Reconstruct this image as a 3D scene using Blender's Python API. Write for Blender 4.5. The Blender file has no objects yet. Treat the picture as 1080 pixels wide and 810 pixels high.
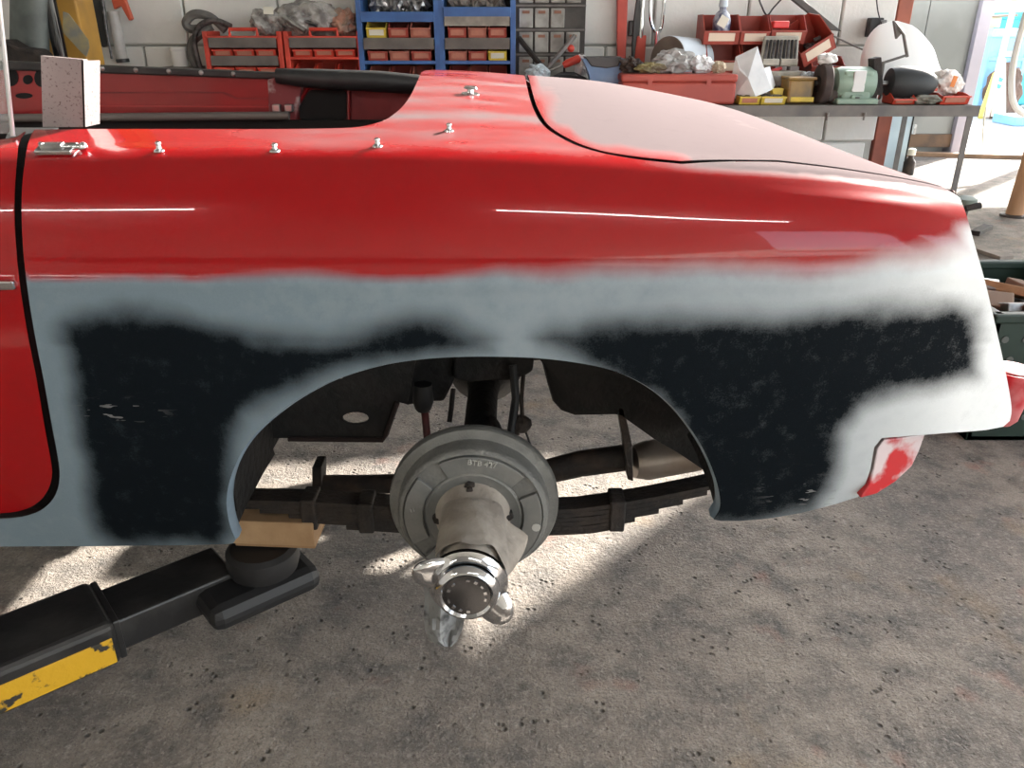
import bpy, bmesh, math, random
import numpy as np
from mathutils import Vector, Matrix, noise
from mathutils.geometry import delaunay_2d_cdt

# ------------------------------------------------------------------ camera, world, light
scene = bpy.context.scene
COL = scene.collection
H, PITCH, FPX = 1.2, math.radians(24.0), 840.0
cam_d = bpy.data.cameras.new('camera'); cam = bpy.data.objects.new('camera', cam_d); COL.objects.link(cam)
cam.location = (0, 0, H); cam.rotation_euler = (math.radians(90) - PITCH, 0, 0)
cam_d.sensor_width = 36.0; cam_d.lens = FPX / 1080 * 36.0; cam_d.clip_start = 0.02; cam_d.clip_end = 300
scene.camera = cam
vs = scene.view_settings
vs.view_transform = 'Standard'; vs.look = 'None'; vs.gamma = 1.0; vs.use_curve_mapping = False
vs.exposure = 1.5
SUN_AZ, SUN_EL = math.radians(45), math.radians(26)      # azimuth from +X towards +Y
world = bpy.data.worlds.new('sky'); scene.world = world; world.use_nodes = True
wn = world.node_tree.nodes; wl = world.node_tree.links
bg = wn['Background']; sky = wn.new('ShaderNodeTexSky'); sky.sky_type = 'NISHITA'
sky.sun_disc = False; sky.sun_elevation = SUN_EL; sky.sun_rotation = math.radians(90) - SUN_AZ
sky.air_density = 1.0; sky.dust_density = 1.5; sky.ozone_density = 1.0
hsv = wn.new('ShaderNodeHueSaturation'); hsv.inputs['Saturation'].default_value = 0.45
wl.new(sky.outputs[0], hsv.inputs['Color']); wl.new(hsv.outputs[0], bg.inputs[0]); bg.inputs[1].default_value = 0.40
sun_d = bpy.data.lights.new('sun', 'SUN'); sun_d.energy = 9.0; sun_d.angle = math.radians(1.2); sun_d.color = (1.0, 0.95, 0.87)
sun = bpy.data.objects.new('sun', sun_d); COL.objects.link(sun)
sd = Vector((math.cos(SUN_EL) * math.cos(SUN_AZ), math.cos(SUN_EL) * math.sin(SUN_AZ), math.sin(SUN_EL)))
sun.rotation_euler = sd.to_track_quat('Z', 'Y').to_euler(); sun.location = sd * 20
def portal(loc, rot, sx, sy):
    d = bpy.data.lights.new('sky_portal', 'AREA'); d.shape = 'RECTANGLE'; d.size = sx; d.size_y = sy
    d.cycles.is_portal = True
    o = bpy.data.objects.new('sky_portal', d); COL.objects.link(o); o.location = loc; o.rotation_euler = rot
portal((6.0, 0.4, 1.85), (0, math.radians(90), 0), 3.7, 7.2)            # wall_right door
portal((4.0, 8.0, 0.75), (math.radians(-90), 0, 0), 4.0, 1.5)          # wall_far door
portal((2.75, 4.38, 2.47), (math.radians(-90), 0, 0), 2.9, 1.95)         # added window over the bench
portal((4.2, -4.0, 1.7), (math.radians(90), 0, 0), 3.0, 3.4)
portal((6.0, 6.2, 0.75), (0, math.radians(90), 0), 1.5, 3.6)           # open side of the bay under the added roof           # wall_front door

# ------------------------------------------------------------------ pixel helpers (photo is 1080x810)
CP, SP = math.cos(PITCH), math.sin(PITCH)
def ray(u, v):
    yi = (405 - v) / FPX
    return Vector(((u - 540) / FPX, CP + yi * SP, -SP + yi * CP))
def P(u, v, Y):
    r = ray(u, v); return Vector((r.x * Y / r.y, Y, H + r.z * Y / r.y))
def PZ(u, v, Z):
    r = ray(u, v); t = (Z - H) / r.z; return Vector((r.x * t, r.y * t, Z))
def proj(p):
    d = p.y * CP - (p.z - H) * SP; up = p.y * SP + (p.z - H) * CP
    return 540 + FPX * p.x / d, 405 - FPX * up / d

# ------------------------------------------------------------------ materials
MATS = {}
def lin(c):
    return tuple(((x / 255) / 12.92 if x / 255 <= 0.04045 else ((x / 255 + 0.055) / 1.055) ** 2.4) for x in c)
def M(name, c, c2=None, scale=6.0, rough=0.5, metal=0.0, bump=0.0, bscale=None, coat=0.0, spec=0.5, detail=4.0, lo=0.38, hi=0.62, trans=0.0, emit=None, alpha=1.0, rough2=None):
    if name in MATS: return MATS[name]
    m = bpy.data.materials.new(name); m.use_nodes = True
    n = m.node_tree.nodes; l = m.node_tree.links; b = n['Principled BSDF']
    c = tuple(c) if max(c) <= 1.0 else lin(c)
    b.inputs['Base Color'].default_value = (*c, 1); b.inputs['Roughness'].default_value = rough
    b.inputs['Metallic'].default_value = metal; b.inputs['Coat Weight'].default_value = coat
    b.inputs['Coat Roughness'].default_value = 0.05; b.inputs['Specular IOR Level'].default_value = spec
    if trans: b.inputs['Transmission Weight'].default_value = trans
    if alpha < 1: b.inputs['Alpha'].default_value = alpha
    tc = n.new('ShaderNodeTexCoord')
    if c2 is not None:
        c2 = tuple(c2) if max(c2) <= 1.0 else lin(c2)
        nz = n.new('ShaderNodeTexNoise'); nz.inputs['Scale'].default_value = scale; nz.inputs['Detail'].default_value = detail
        l.new(tc.outputs['Object'], nz.inputs['Vector'])
        mr = n.new('ShaderNodeMapRange'); mr.inputs[1].default_value = lo; mr.inputs[2].default_value = hi
        l.new(nz.outputs['Fac'], mr.inputs[0])
        mx = n.new('ShaderNodeMix'); mx.data_type = 'RGBA'
        mx.inputs[6].default_value = (*c, 1); mx.inputs[7].default_value = (*c2, 1)
        l.new(mr.outputs[0], mx.inputs[0]); l.new(mx.outputs[2], b.inputs['Base Color'])
        if rough2 is not None:
            rr = n.new('ShaderNodeMapRange'); rr.inputs[3].default_value = rough; rr.inputs[4].default_value = rough2
            l.new(mr.outputs[0], rr.inputs[0]); l.new(rr.outputs[0], b.inputs['Roughness'])
    if bump:
        nb = n.new('ShaderNodeTexNoise'); nb.inputs['Scale'].default_value = bscale or scale * 4; nb.inputs['Detail'].default_value = 5
        l.new(tc.outputs['Object'], nb.inputs['Vector'])
        bp = n.new('ShaderNodeBump'); bp.inputs['Strength'].default_value = bump; bp.inputs['Distance'].default_value = 0.01
        l.new(nb.outputs['Fac'], bp.inputs['Height']); l.new(bp.outputs[0], b.inputs['Normal'])
    if emit: b.inputs['Emission Color'].default_value = (*emit[0], 1); b.inputs['Emission Strength'].default_value = emit[1]
    MATS[name] = m
    return m

def paint_material():
    """red car paint with attribute-driven primer and guide coat"""
    m = bpy.data.materials.new('car_paint'); m.use_nodes = True
    n = m.node_tree.nodes; l = m.node_tree.links; b = n['Principled BSDF']
    tc = n.new('ShaderNodeTexCoord')
    def attr(nm):
        a = n.new('ShaderNodeAttribute'); a.attribute_name = nm; return a.outputs['Fac']
    def noise_(sc, det=4, rg=0.6):
        x = n.new('ShaderNodeTexNoise'); x.inputs['Scale'].default_value = sc; x.inputs['Detail'].default_value = det
        x.inputs['Roughness'].default_value = rg
        l.new(tc.outputs['Object'], x.inputs['Vector']); return x.outputs['Fac']
    def math_(op, a, bb=None, clamp=False):
        x = n.new('ShaderNodeMath'); x.operation = op; x.use_clamp = clamp
        for i, q in enumerate((a, bb)):
            if q is None: continue
            if isinstance(q, (int, float)): x.inputs[i].default_value = q
            else: l.new(q, x.inputs[i])
        return x.outputs[0]
    def soft(a, nz, amt, w):     # clamp((a-.5 + (nz-.5)*amt)/w + .5)
        s = math_('ADD', math_('SUBTRACT', a, 0.5), math_('MULTIPLY', math_('SUBTRACT', nz, 0.5), amt))
        return math_('ADD', math_('DIVIDE', s, w), 0.5, True)
    def mix(f, a, bb):
        x = n.new('ShaderNodeMix'); x.data_type = 'RGBA'
        l.new(f, x.inputs[0])
        for i, q in ((6, a), (7, bb)):
            if isinstance(q, tuple): x.inputs[i].default_value = (*q, 1)
            else: l.new(q, x.inputs[i])
        return x.outputs[2]
    fine = noise_(420, 2); mid = noise_(38, 5); big = noise_(7, 4)
    primer = soft(attr('primer'), mid, 0.16, 0.9)
    black = soft(soft(attr('guide'), mid, 0.35, 1.0), fine, 0.20, 0.95)
    dust_sheen = soft(attr('dust_sheen'), mid, 0.3, 0.82)
    red = mix(big, (0.29, 0.0025, 0.0045), (0.32, 0.0035, 0.006))
    red = mix(dust_sheen, red, (0.168, 0.137, 0.141))
    prim = mix(big, (0.135, 0.18, 0.215), (0.165, 0.215, 0.25))
    prim = mix(soft(fine, big, 0.4, 1.2), prim, (0.18, 0.235, 0.275))
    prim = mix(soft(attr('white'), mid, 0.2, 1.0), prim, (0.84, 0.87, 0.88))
    blk = mix(soft(fine, mid, 0.5, 0.8), (0.0022, 0.0040, 0.0058), (0.006, 0.009, 0.0125))
    c = mix(primer, red, prim); c = mix(black, c, blk)
    # old filler scratches exposed in the guide coat
    mp = n.new('ShaderNodeMapping'); mp.inputs['Scale'].default_value = (34, 20, 150); mp.inputs['Rotation'].default_value = (0, 0.25, 0)
    l.new(tc.outputs['Object'], mp.inputs['Vector']); scr = n.new('ShaderNodeTexNoise'); scr.inputs['Scale'].default_value = 1.0; scr.inputs['Detail'].default_value = 2
    l.new(mp.outputs[0], scr.inputs['Vector'])
    sc_ = math_('MULTIPLY', math_('GREATER_THAN', scr.outputs['Fac'], 0.63), attr('scratch'))
    c = mix(sc_, c, (0.20, 0.20, 0.20))
    l.new(c, b.inputs['Base Color'])
    gl = math_('MAXIMUM', primer, math_('MAXIMUM', black, dust_sheen))
    r = n.new('ShaderNodeMapRange'); r.inputs[3].default_value = 0.22; r.inputs[4].default_value = 0.62
    l.new(gl, r.inputs[0]); l.new(r.outputs[0], b.inputs['Roughness'])
    cw = n.new('ShaderNodeMapRange'); cw.inputs[3].default_value = 0.65; cw.inputs[4].default_value = 0.0
    l.new(gl, cw.inputs[0]); l.new(cw.outputs[0], b.inputs['Coat Weight'])
    b.inputs['Coat Roughness'].default_value = 0.015
    sp_ = n.new('ShaderNodeMapRange'); sp_.inputs[3].default_value = 0.15; sp_.inputs[4].default_value = 0.0
    l.new(math_('MAXIMUM', math_('MULTIPLY', black, 0.6), dust_sheen), sp_.inputs[0]); l.new(sp_.outputs[0], b.inputs['Specular IOR Level'])
    bp = n.new('ShaderNodeBump'); bp.inputs['Strength'].default_value = 0.25; bp.inputs['Distance'].default_value = 0.002
    rough_zone = math_('MULTIPLY', attr('crackle'), noise_(260, 3))
    l.new(rough_zone, bp.inputs['Height']); l.new(bp.outputs[0], b.inputs['Normal'])
    return m

def floor_material():
    m = bpy.data.materials.new('pitted_concrete'); m.use_nodes = True
    n = m.node_tree.nodes; l = m.node_tree.links; b = n['Principled BSDF']
    tc = n.new('ShaderNodeTexCoord')
    def nz(sc, det=5, rg=0.6):
        x = n.new('ShaderNodeTexNoise'); x.inputs['Scale'].default_value = sc; x.inputs['Detail'].default_value = det; x.inputs['Roughness'].default_value = rg
        l.new(tc.outputs['Object'], x.inputs['Vector']); return x.outputs['Fac']
    def mr(a, lo, hi, o0=0.0, o1=1.0):
        x = n.new('ShaderNodeMapRange'); x.inputs[1].default_value = lo; x.inputs[2].default_value = hi; x.inputs[3].default_value = o0; x.inputs[4].default_value = o1
        l.new(a, x.inputs[0]); return x.outputs[0]
    def mix(f, a, bb):
        x = n.new('ShaderNodeMix'); x.data_type = 'RGBA'
        if isinstance(f, float): x.inputs[0].default_value = f
        else: l.new(f, x.inputs[0])
        for i, q in ((6, a), (7, bb)):
            if isinstance(q, tuple): x.inputs[i].default_value = (*q, 1)
            else: l.new(q, x.inputs[i])
        return x.outputs[2]
    def mul(a, bb):
        x = n.new('ShaderNodeMath'); x.operation = 'MULTIPLY'
        for i, q in enumerate((a, bb)):
            if isinstance(q, (int, float)): x.inputs[i].default_value = q
            else: l.new(q, x.inputs[i])
        return x.outputs[0]
    def add(a, bb):
        x = n.new('ShaderNodeMath'); x.operation = 'ADD'
        for i, q in enumerate((a, bb)):
            if isinstance(q, (int, float)): x.inputs[i].default_value = q
            else: l.new(q, x.inputs[i])
        return x.outputs[0]
    c = mix(mr(nz(2.2), 0.35, 0.65), (0.235, 0.202, 0.174), (0.38, 0.325, 0.27))
    c = mix(mr(nz(9, 6), 0.40, 0.66), c, (0.140, 0.127, 0.116))
    c = mix(mul(mr(nz(55, 4), 0.5, 0.75), 0.6), c, (0.42, 0.375, 0.325))
    c = mix(mul(mr(nz(4.6, 3), 0.62, 0.72), 0.45), c, (0.36, 0.15, 0.11))        # old red paint spots
    c = mix(mul(mr(nz(3.1, 3), 0.60, 0.72), 0.5), c, (0.34, 0.24, 0.14))        # rusty stains
    c = mix(mul(mr(nz(170, 3, 0.7), 0.50, 0.66), 0.55), c, (0.10, 0.092, 0.085))
    c = mix(mul(mr(nz(95, 3, 0.7), 0.56, 0.68), 0.5), c, (0.46, 0.41, 0.355))
    pits = n.new('ShaderNodeTexVoronoi'); pits.inputs['Scale'].default_value = 48
    l.new(tc.outputs['Object'], pits.inputs['Vector'])
    pm = mul(mr(pits.outputs['Distance'], 0.10, 0.30, 1, 0), mr(nz(14), 0.52, 0.60))
    c = mix(mul(pm, 0.75), c, (0.045, 0.042, 0.040))
    l.new(c, b.inputs['Base Color']); b.inputs['Roughness'].default_value = 0.82
    b.inputs['Specular IOR Level'].default_value = 0.3
    h = add(add(mul(nz(24, 6, 0.7), 0.8), mul(nz(110, 4, 0.7), 0.6)), mul(pm, -0.8))
    bp = n.new('ShaderNodeBump'); bp.inputs['Strength'].default_value = 1.0; bp.inputs['Distance'].default_value = 0.012
    l.new(h, bp.inputs['Height']); l.new(bp.outputs[0], b.inputs['Normal'])
    return m

PAINT = paint_material(); FLOORM = floor_material()
chrome = M('chrome', (0.62, 0.63, 0.65), rough=0.09, metal=1.0)
chrome_dull = M('dull_steel', (0.45, 0.45, 0.45), (0.30, 0.29, 0.28), 30, rough=0.38, metal=1.0)
iron = M('cast_iron', (0.19, 0.19, 0.178), (0.14, 0.14, 0.132), 24, rough=0.55, metal=0.25, bump=0.3, bscale=160)
iron_face = M('machined_iron', (0.17, 0.175, 0.17), (0.21, 0.21, 0.20), 30, rough=0.42, metal=0.35, bump=0.1, bscale=220)
rust_dark = M('grimy_steel', (0.012, 0.010, 0.009), (0.030, 0.021, 0.016), 26, rough=0.75, bump=0.4, bscale=120)
rust_brown = M('rusty_steel', (0.055, 0.034, 0.024), (0.018, 0.014, 0.012), 18, rough=0.7, bump=0.4, bscale=90)
under = M('underseal', (0.006, 0.006, 0.006), (0.013, 0.011, 0.010), 14, rough=0.8, bump=0.5, bscale=60)
rubber = M('black_rubber', (0.012, 0.012, 0.013), rough=0.55)
vinyl = M('black_vinyl', (0.014, 0.014, 0.015), (0.028, 0.028, 0.028), 12, rough=0.5)
red_int = M('red_inner_panel', (0.30, 0.008, 0.010), (0.22, 0.008, 0.010), 5, rough=0.35, coat=0.3)
red_int2 = M('dull_red_inner_panel', (0.14, 0.008, 0.012), (0.20, 0.012, 0.014), 9, rough=0.55)
silver_plate = M('tail_silver', (0.35, 0.30, 0.26), (0.20, 0.15, 0.11), 9, rough=0.4, metal=0.7)
lens_pink = M('lit_pink_lens', (0.55, 0.09, 0.10), (0.66, 0.33, 0.33), 20, rough=0.35)  # pink carries the strong light on the lamp seat's top face
wood_raw = M('pale_timber', (0.44, 0.29, 0.16), (0.34, 0.21, 0.11), 14, rough=0.75, bump=0.2)
arm_black = M('worn_black_paint', (0.016, 0.016, 0.017), (0.045, 0.043, 0.041), 11, rough=0.38, bump=0.12, bscale=40, lo=0.45, hi=0.75)
hub_dust = M('dusty_hub', (0.36, 0.32, 0.275), (0.24, 0.21, 0.18), 20, rough=0.85, bump=0.3, bscale=90)
rag_m = M('grimy_rag', (0.22, 0.225, 0.225), (0.05, 0.05, 0.05), 45, rough=0.95, bump=0.4, bscale=60, lo=0.50, hi=0.68)
black_gap = M('dark_gap', (0.006, 0.006, 0.006), rough=0.9)
glass = M('window_glass', (0.9, 0.93, 0.93), rough=0.02, alpha=0.12)

# ------------------------------------------------------------------ mesh builder
ORG = {}
class MB:
    def __init__(s): s.v = []; s.f = []
    def quad(s, a, b, c, d):
        i = len(s.v); s.v += [Vector(a), Vector(b), Vector(c), Vector(d)]; s.f.append((i, i+1, i+2, i+3)); return s
    def poly(s, pts):
        i = len(s.v); s.v += [Vector(p) for p in pts]; s.f.append(tuple(range(i, i+len(pts)))); return s
    def box(s, c, size, rot=None, taper=1.0):
        c = Vector(c); hx, hy, hz = size[0]/2, size[1]/2, size[2]/2
        R = rot if rot is not None else Matrix.Identity(3)
        i = len(s.v)
        for z in (-1, 1):
            t = taper if z > 0 else 1.0
            for x, y in ((-1, -1), (1, -1), (1, 1), (-1, 1)):
                s.v.append(c + R @ Vector((x*hx*t, y*hy*t, z*hz)))
        for q in ((0, 3, 2, 1), (4, 5, 6, 7), (0, 1, 5, 4), (1, 2, 6, 5), (2, 3, 7, 6), (3, 0, 4, 7)):
            s.f.append(tuple(i + k for k in q))
        return s
    def bbox(s, a, b):
        a = Vector(a); b = Vector(b); return s.box((a+b)/2, (abs(b.x-a.x), abs(b.y-a.y), abs(b.z-a.z)))
    def rbox(s, c, size, r, rot=None, seg=2):
        bm = bmesh.new(); bmesh.ops.create_cube(bm, size=1.0)
        bmesh.ops.scale(bm, vec=size, verts=bm.verts)
        bmesh.ops.bevel(bm, geom=bm.edges[:], offset=r, segments=seg, affect='EDGES', profile=0.5)
        R = rot if rot is not None else Matrix.Identity(3)
        s.add_bm(bm, Matrix.Translation(Vector(c)) @ R.to_4x4()); return s
    def add_bm(s, bm, mat=None):
        i = len(s.v); bm.verts.index_update()
        for v in bm.verts: s.v.append((mat @ v.co) if mat else v.co.copy())
        for f in bm.faces: s.f.append(tuple(i + v.index for v in f.verts))
        bm.free(); return s
    def cyl(s, p0, p1, r0, r1=None, n=20, cap=True):
        return s.lathe(p0, Vector(p1)-Vector(p0), [(r0, 0), (r0 if r1 is None else r1, (Vector(p1)-Vector(p0)).length)], n, cap)
    def lathe(s, p, axis, prof, n=32, cap=True):
        p = Vector(p); ax = Vector(axis).normalized()
        u = ax.orthogonal().normalized(); w = ax.cross(u)
        i = len(s.v); k = len(prof)
        for r, h in prof:
            for j in range(n):
                a = 2*math.pi*j/n; s.v.append(p + ax*h + (u*math.cos(a) + w*math.sin(a))*r)
        for q in range(k-1):
            for j in range(n):
                j2 = (j+1) % n; s.f.append((i+q*n+j, i+q*n+j2, i+(q+1)*n+j2, i+(q+1)*n+j))
        if cap:
            s.f.append(tuple(i+j for j in reversed(range(n)))); s.f.append(tuple(i+(k-1)*n+j for j in range(n)))
        return s
    def tube(s, pts, r, n=8, cap=True):
        pts = [Vector(p) for p in pts]; i = len(s.v); m = len(pts); up = None
        for q, p in enumerate(pts):
            t = (pts[min(q+1, m-1)] - pts[max(q-1, 0)]).normalized()
            if up is None: up = t.orthogonal().normalized()
            up = (up - t*up.dot(t)).normalized(); w = t.cross(up)
            rr = r[q] if isinstance(r, (list, tuple)) else r
            for j in range(n):
                a = 2*math.pi*j/n; s.v.append(p + (up*math.cos(a) + w*math.sin(a))*rr)
        for q in range(m-1):
            for j in range(n):
                j2 = (j+1) % n; s.f.append((i+q*n+j, i+q*n+j2, i+(q+1)*n+j2, i+(q+1)*n+j))
        if cap:
            s.f.append(tuple(i+j for j in reversed(range(n)))); s.f.append(tuple(i+(m-1)*n+j for j in range(n)))
        return s
    def prism(s, poly, vec):
        """closed polygon (list of 3d points) extruded along vec"""
        i = len(s.v); k = len(poly); vec = Vector(vec)
        s.v += [Vector(p) for p in poly] + [Vector(p)+vec for p in poly]
        s.f.append(tuple(i+j for j in range(k))); s.f.append(tuple(i+k+j for j in reversed(range(k))))
        for j in range(k):
            j2 = (j+1) % k; s.f.append((i+j2, i+j, i+k+j, i+k+j2))
        return s
    def grid(s, rows):
        i = len(s.v); nr = len(rows); nc = len(rows[0])
        for r in rows: s.v += [Vector(p) for p in r]
        for a in range(nr-1):
            for b in range(nc-1):
                s.f.append((i+a*nc+b, i+a*nc+b+1, i+(a+1)*nc+b+1, i+(a+1)*nc+b))
        return s
    def shell(s, rows, th):
        """grid with thickness th (vector) closed round the rim"""
        th = Vector(th); a = [[Vector(p) for p in r] for r in rows]; b = [[p+th for p in r] for r in a]
        s.grid(a); s.grid([list(reversed(r)) for r in b])
        rim = a[0] + [r[-1] for r in a[1:]] + list(reversed(a[-1]))[1:] + [r[0] for r in reversed(a[:-1])]
        s.grid([[p+th for p in rim], rim]); return s
    def blob(s, c, size, seed=0, amp=0.25, fr=2.5, sub=3, flat=None, rot=None):
        bm = bmesh.new(); bmesh.ops.create_icosphere(bm, subdivisions=sub, radius=1.0)
        for v in bm.verts:
            d = noise.noise(v.co*fr + Vector((seed*7.3, seed*3.1, seed*1.7)))
            d2 = abs(noise.noise(v.co*fr*2.3 + Vector((seed*2.3, seed*9.1, seed))))
            v.co *= 1 + amp*d - amp*0.6*d2
            if flat is not None and v.co.z < -flat: v.co.z = -flat
        bmesh.ops.scale(bm, vec=Vector(size)/2, verts=bm.verts)
        R = rot if rot is not None else Matrix.Identity(3)
        return s.add_bm(bm, Matrix.Translation(Vector(c)) @ R.to_4x4())
    def mesh(s, name, org, smooth=False):
        me = bpy.data.meshes.new(name)
        me.from_pydata([tuple(v - org) for v in s.v], [], s.f)
        bm = bmesh.new(); bm.from_mesh(me); bmesh.ops.remove_doubles(bm, verts=bm.verts, dist=1e-6)
        bmesh.ops.recalc_face_normals(bm, faces=bm.faces); bm.to_mesh(me); bm.free()
        if smooth:
            for p in me.polygons: p.use_smooth = True
            me.set_sharp_from_angle(angle=math.radians(38))
        return me
    def build(s, name, mat, parent=None, smooth=False, bevel=0.0, seg=2, center=None):
        if parent is not None: org = ORG[parent]
        else:
            xs = [v.x for v in s.v]; ys = [v.y for v in s.v]; zs = [v.z for v in s.v]
            org = Vector(((min(xs)+max(xs))/2, (min(ys)+max(ys))/2, min(zs))) if center is None else Vector(center)
        o = bpy.data.objects.new(name, s.mesh(name, org, smooth)); COL.objects.link(o)
        o.data.materials.append(mat)
        if parent is not None: o.parent = parent
        else: o.location = org
        ORG[o] = org
        if bevel:
            bv = o.modifiers.new('bevel', 'BEVEL'); bv.width = bevel; bv.segments = seg; bv.limit_method = 'ANGLE'; bv.angle_limit = math.radians(40)
        return o
def tag(o, label=None, cat=None, group=None, kind=None):
    if label: o['label'] = label
    if cat: o['category'] = cat
    if group: o['group'] = group
    if kind: o['kind'] = kind
    return o
def thing(name, loc, label, cat, group=None):
    o = bpy.data.objects.new(name, None); COL.objects.link(o); o.location = loc; o.empty_display_size = 0.05
    ORG[o] = Vector(loc); return tag(o, label, cat, group)
def place(root, loc, rot):
    """move a finished thing built with its origin at ORG[root]"""
    root.location = loc; root.rotation_euler = rot
def link_mesh(name, me, parent, loc=(0, 0, 0)):
    o = bpy.data.objects.new(name, me); COL.objects.link(o); o.parent = parent; o.location = loc; return o
def RZ(a): return Matrix.Rotation(a, 3, 'Z')
def RX(a): return Matrix.Rotation(a, 3, 'X')
def RY(a): return Matrix.Rotation(a, 3, 'Y')

# ------------------------------------------------------------------ the setting
white_block = M('white_painted_block', (0.80, 0.80, 0.77), (0.68, 0.68, 0.65), 3.0, rough=0.75, bump=0.15, bscale=60)
mortar = M('painted_mortar', (0.46, 0.46, 0.43), rough=0.9)
plaster = M('workshop_plaster', (0.50, 0.49, 0.46), (0.42, 0.41, 0.38), 1.2, rough=0.85)
roof_m = M('roof_sheet', (0.34, 0.34, 0.33), rough=0.8)
grey_sheet = M('grey_steel_sheet', (0.20, 0.205, 0.19), (0.27, 0.275, 0.26), 1.6, rough=0.42, metal=0.3)
oxide = M('red_oxide_paint', (0.42, 0.12, 0.07), (0.30, 0.09, 0.06), 9, rough=0.6)
lilac = M('lilac_grey_frame', (0.46, 0.42, 0.46), rough=0.5)
yard = M('pale_yard_concrete', (0.62, 0.60, 0.56), (0.52, 0.50, 0.46), 1.5, rough=0.9)

def struct(o): o['kind'] = 'structure'; return o
g = MB().bbox((-3.6, -4.0, -0.2), (6.0, 8.8, 0.0)).build('floor', FLOORM, center=(0, 0, 0)); struct(g)
yd = MB().bbox((-40, -40, -0.3), (50, 60, -0.205)).build('yard_ground', yard, center=(0, 0, -0.3)); struct(yd)
ap = MB().bbox((3.0, 8.8, -0.2), (14, 22, -0.004)).build('yard_apron', yard, center=(8, 14, -0.2)); struct(ap)

wb = MB()
WX0, WX2, WX3, WZ0, WZ1, BZ, WZ2 = 1.30, 2.95, 4.20, 1.40, 3.45, 1.5, 2.45        # BZ: height of the unseen low bay roof, added to shade the floor
wb.bbox((-3.6, 4.23, 0), (WX0, 4.36, 4.0)); wb.bbox((WX0, 4.23, 0), (1.84, 4.36, WZ0))
wb.bbox((WX0, 4.23, WZ1), (6.0, 4.36, 4.0)); wb.bbox((WX3, 4.23, BZ), (6.0, 4.36, WZ1)); wb.bbox((WX2, 4.23, BZ), (WX3, 4.36, WZ2))  # unseen header, stepped so sun reaches the tail but not the floor
wall_back = struct(wb.build('wall_back', mortar, center=(0, 4.3, 0)))
bw, bh, jt = 0.44, 0.215, 0.010
def block_mesh(w):
    return MB().rbox((0, 0, 0), (w, 0.036, bh), 0.006, seg=1).mesh('block', Vector((0, 0, 0)))
full = block_mesh(bw); full.materials.append(white_block); cache = {}
for r in range(6):
    z = r*(bh+jt) + bh/2 + 0.008
    x = -3.59 - (0 if r % 2 == 0 else (bw+jt)/2)
    while x < 1.84:
        x0, x1 = max(x, -3.59), min(x+bw, 1.84)
        if x1 - x0 > 0.05:
            w = round(x1-x0, 3)
            if abs(w-bw) < 1e-3: me = full
            else:
                if w not in cache: cache[w] = block_mesh(w); cache[w].materials.append(white_block)
                me = cache[w]
            link_mesh('block', me, wall_back, Vector(((x0+x1)/2, 4.222, z)) - Vector((0, 4.3, 0)))
        x += bw + jt
# window over the bench, out of view, added to let the sun in
wf = MB()
for xx, z0, z1 in ((WX0+0.02, WZ0, WZ1), (WX3-0.02, WZ2, WZ1)): wf.bbox((xx-0.02, 4.26, z0), (xx+0.02, 4.32, z1))
wf.bbox((WX0, 4.26, WZ1-0.04), (WX3, 4.32, WZ1))
struct(wf.build('added_window', M('white_frame', (0.6, 0.6, 0.58), rough=0.5)))
wfx = MB().bbox((1.76, 8.8, 0), (4.64, 8.9, 1.9)); wfx.bbox((5.98, 8.8, 0), (6.1, 8.9, 1.9))
struct(wfx.build('wall_far', plaster))
struct(MB().bbox((1.76, 4.36, 0), (1.83, 8.8, BZ-0.1)).build('wall_bay', plaster))
wr = MB().bbox((6.0, -4, 0), (6.1, -3.2, 4.0)); wr.bbox((6.0, 4, 0), (6.1, 4.36, 4.0)); wr.bbox((6.0, -3.2, 3.7), (6.1, 4, 4.0)); wr.bbox((6.0, 7.9, 0), (6.1, 8.0, BZ))
struct(wr.build('wall_right', plaster))
struct(MB().bbox((-3.7, -4.1, 0), (-3.6, 4.36, 4.0)).build('wall_left', plaster))
wfr = MB().bbox((-3.7, -4.1, 0), (2.7, -4.0, 4.0)); wfr.bbox((5.7, -4.1, 0), (6.1, -4.0, 4.0)); wfr.bbox((2.7, -4.1, 3.4), (5.7, -4.0, 4.0))
struct(wfr.build('wall_front', plaster))
ce = MB().bbox((-3.7, -4.1, 4.0), (6.1, 4.36, 4.06)); ce.bbox((1.86, 4.36, BZ-0.06), (6.1, 8.0, BZ))  # second box: low bay roof out of view, added to hold back sun
struct(ce.build('ceiling', roof_m))
# steel post at the end of the block wall
pc = MB(); pc.box((1.885, 4.26, 0.72), (0.070, 0.09, 1.44)); pc.bbox((1.80, 4.18, 0), (1.97, 4.34, 0.012))
struct(tag(pc.build('trim_1', oxide, bevel=0.004), 'red oxide painted steel post at the end of the block wall', None))
# sliding door leaf of grey sheet and its frame strip, timber threshold
gp = MB()
for i in range(5):
    x0 = 2.2 + i*0.48; gp.box((x0+0.24, 8.70, 0.97), (0.474, 0.03, 1.80))
dl = gp.build('door_1', grey_sheet, bevel=0.004); struct(dl); dl['label'] = 'grey sheet metal sliding door leaf at the far opening'
MB().bbox((2.2, 8.66, 0.07), (4.60, 8.685, 0.20)).build('kick_rail', M('rusty_rail', (0.20, 0.12, 0.07), (0.10, 0.07, 0.05), 6, rough=0.7), dl)
struct(MB().bbox((4.60, 8.62, 0.0), (4.72, 8.80, 1.92)).build('trim_2', lilac, bevel=0.004))
tm = MB().box((5.0, 8.35, 0.02), (2.0, 0.10, 0.04), RZ(-0.20)); struct(tm.build('trim_3', M('weathered_timber', (0.36, 0.22, 0.13), (0.24, 0.15, 0.09), 8, rough=0.8), bevel=0.004))

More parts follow.
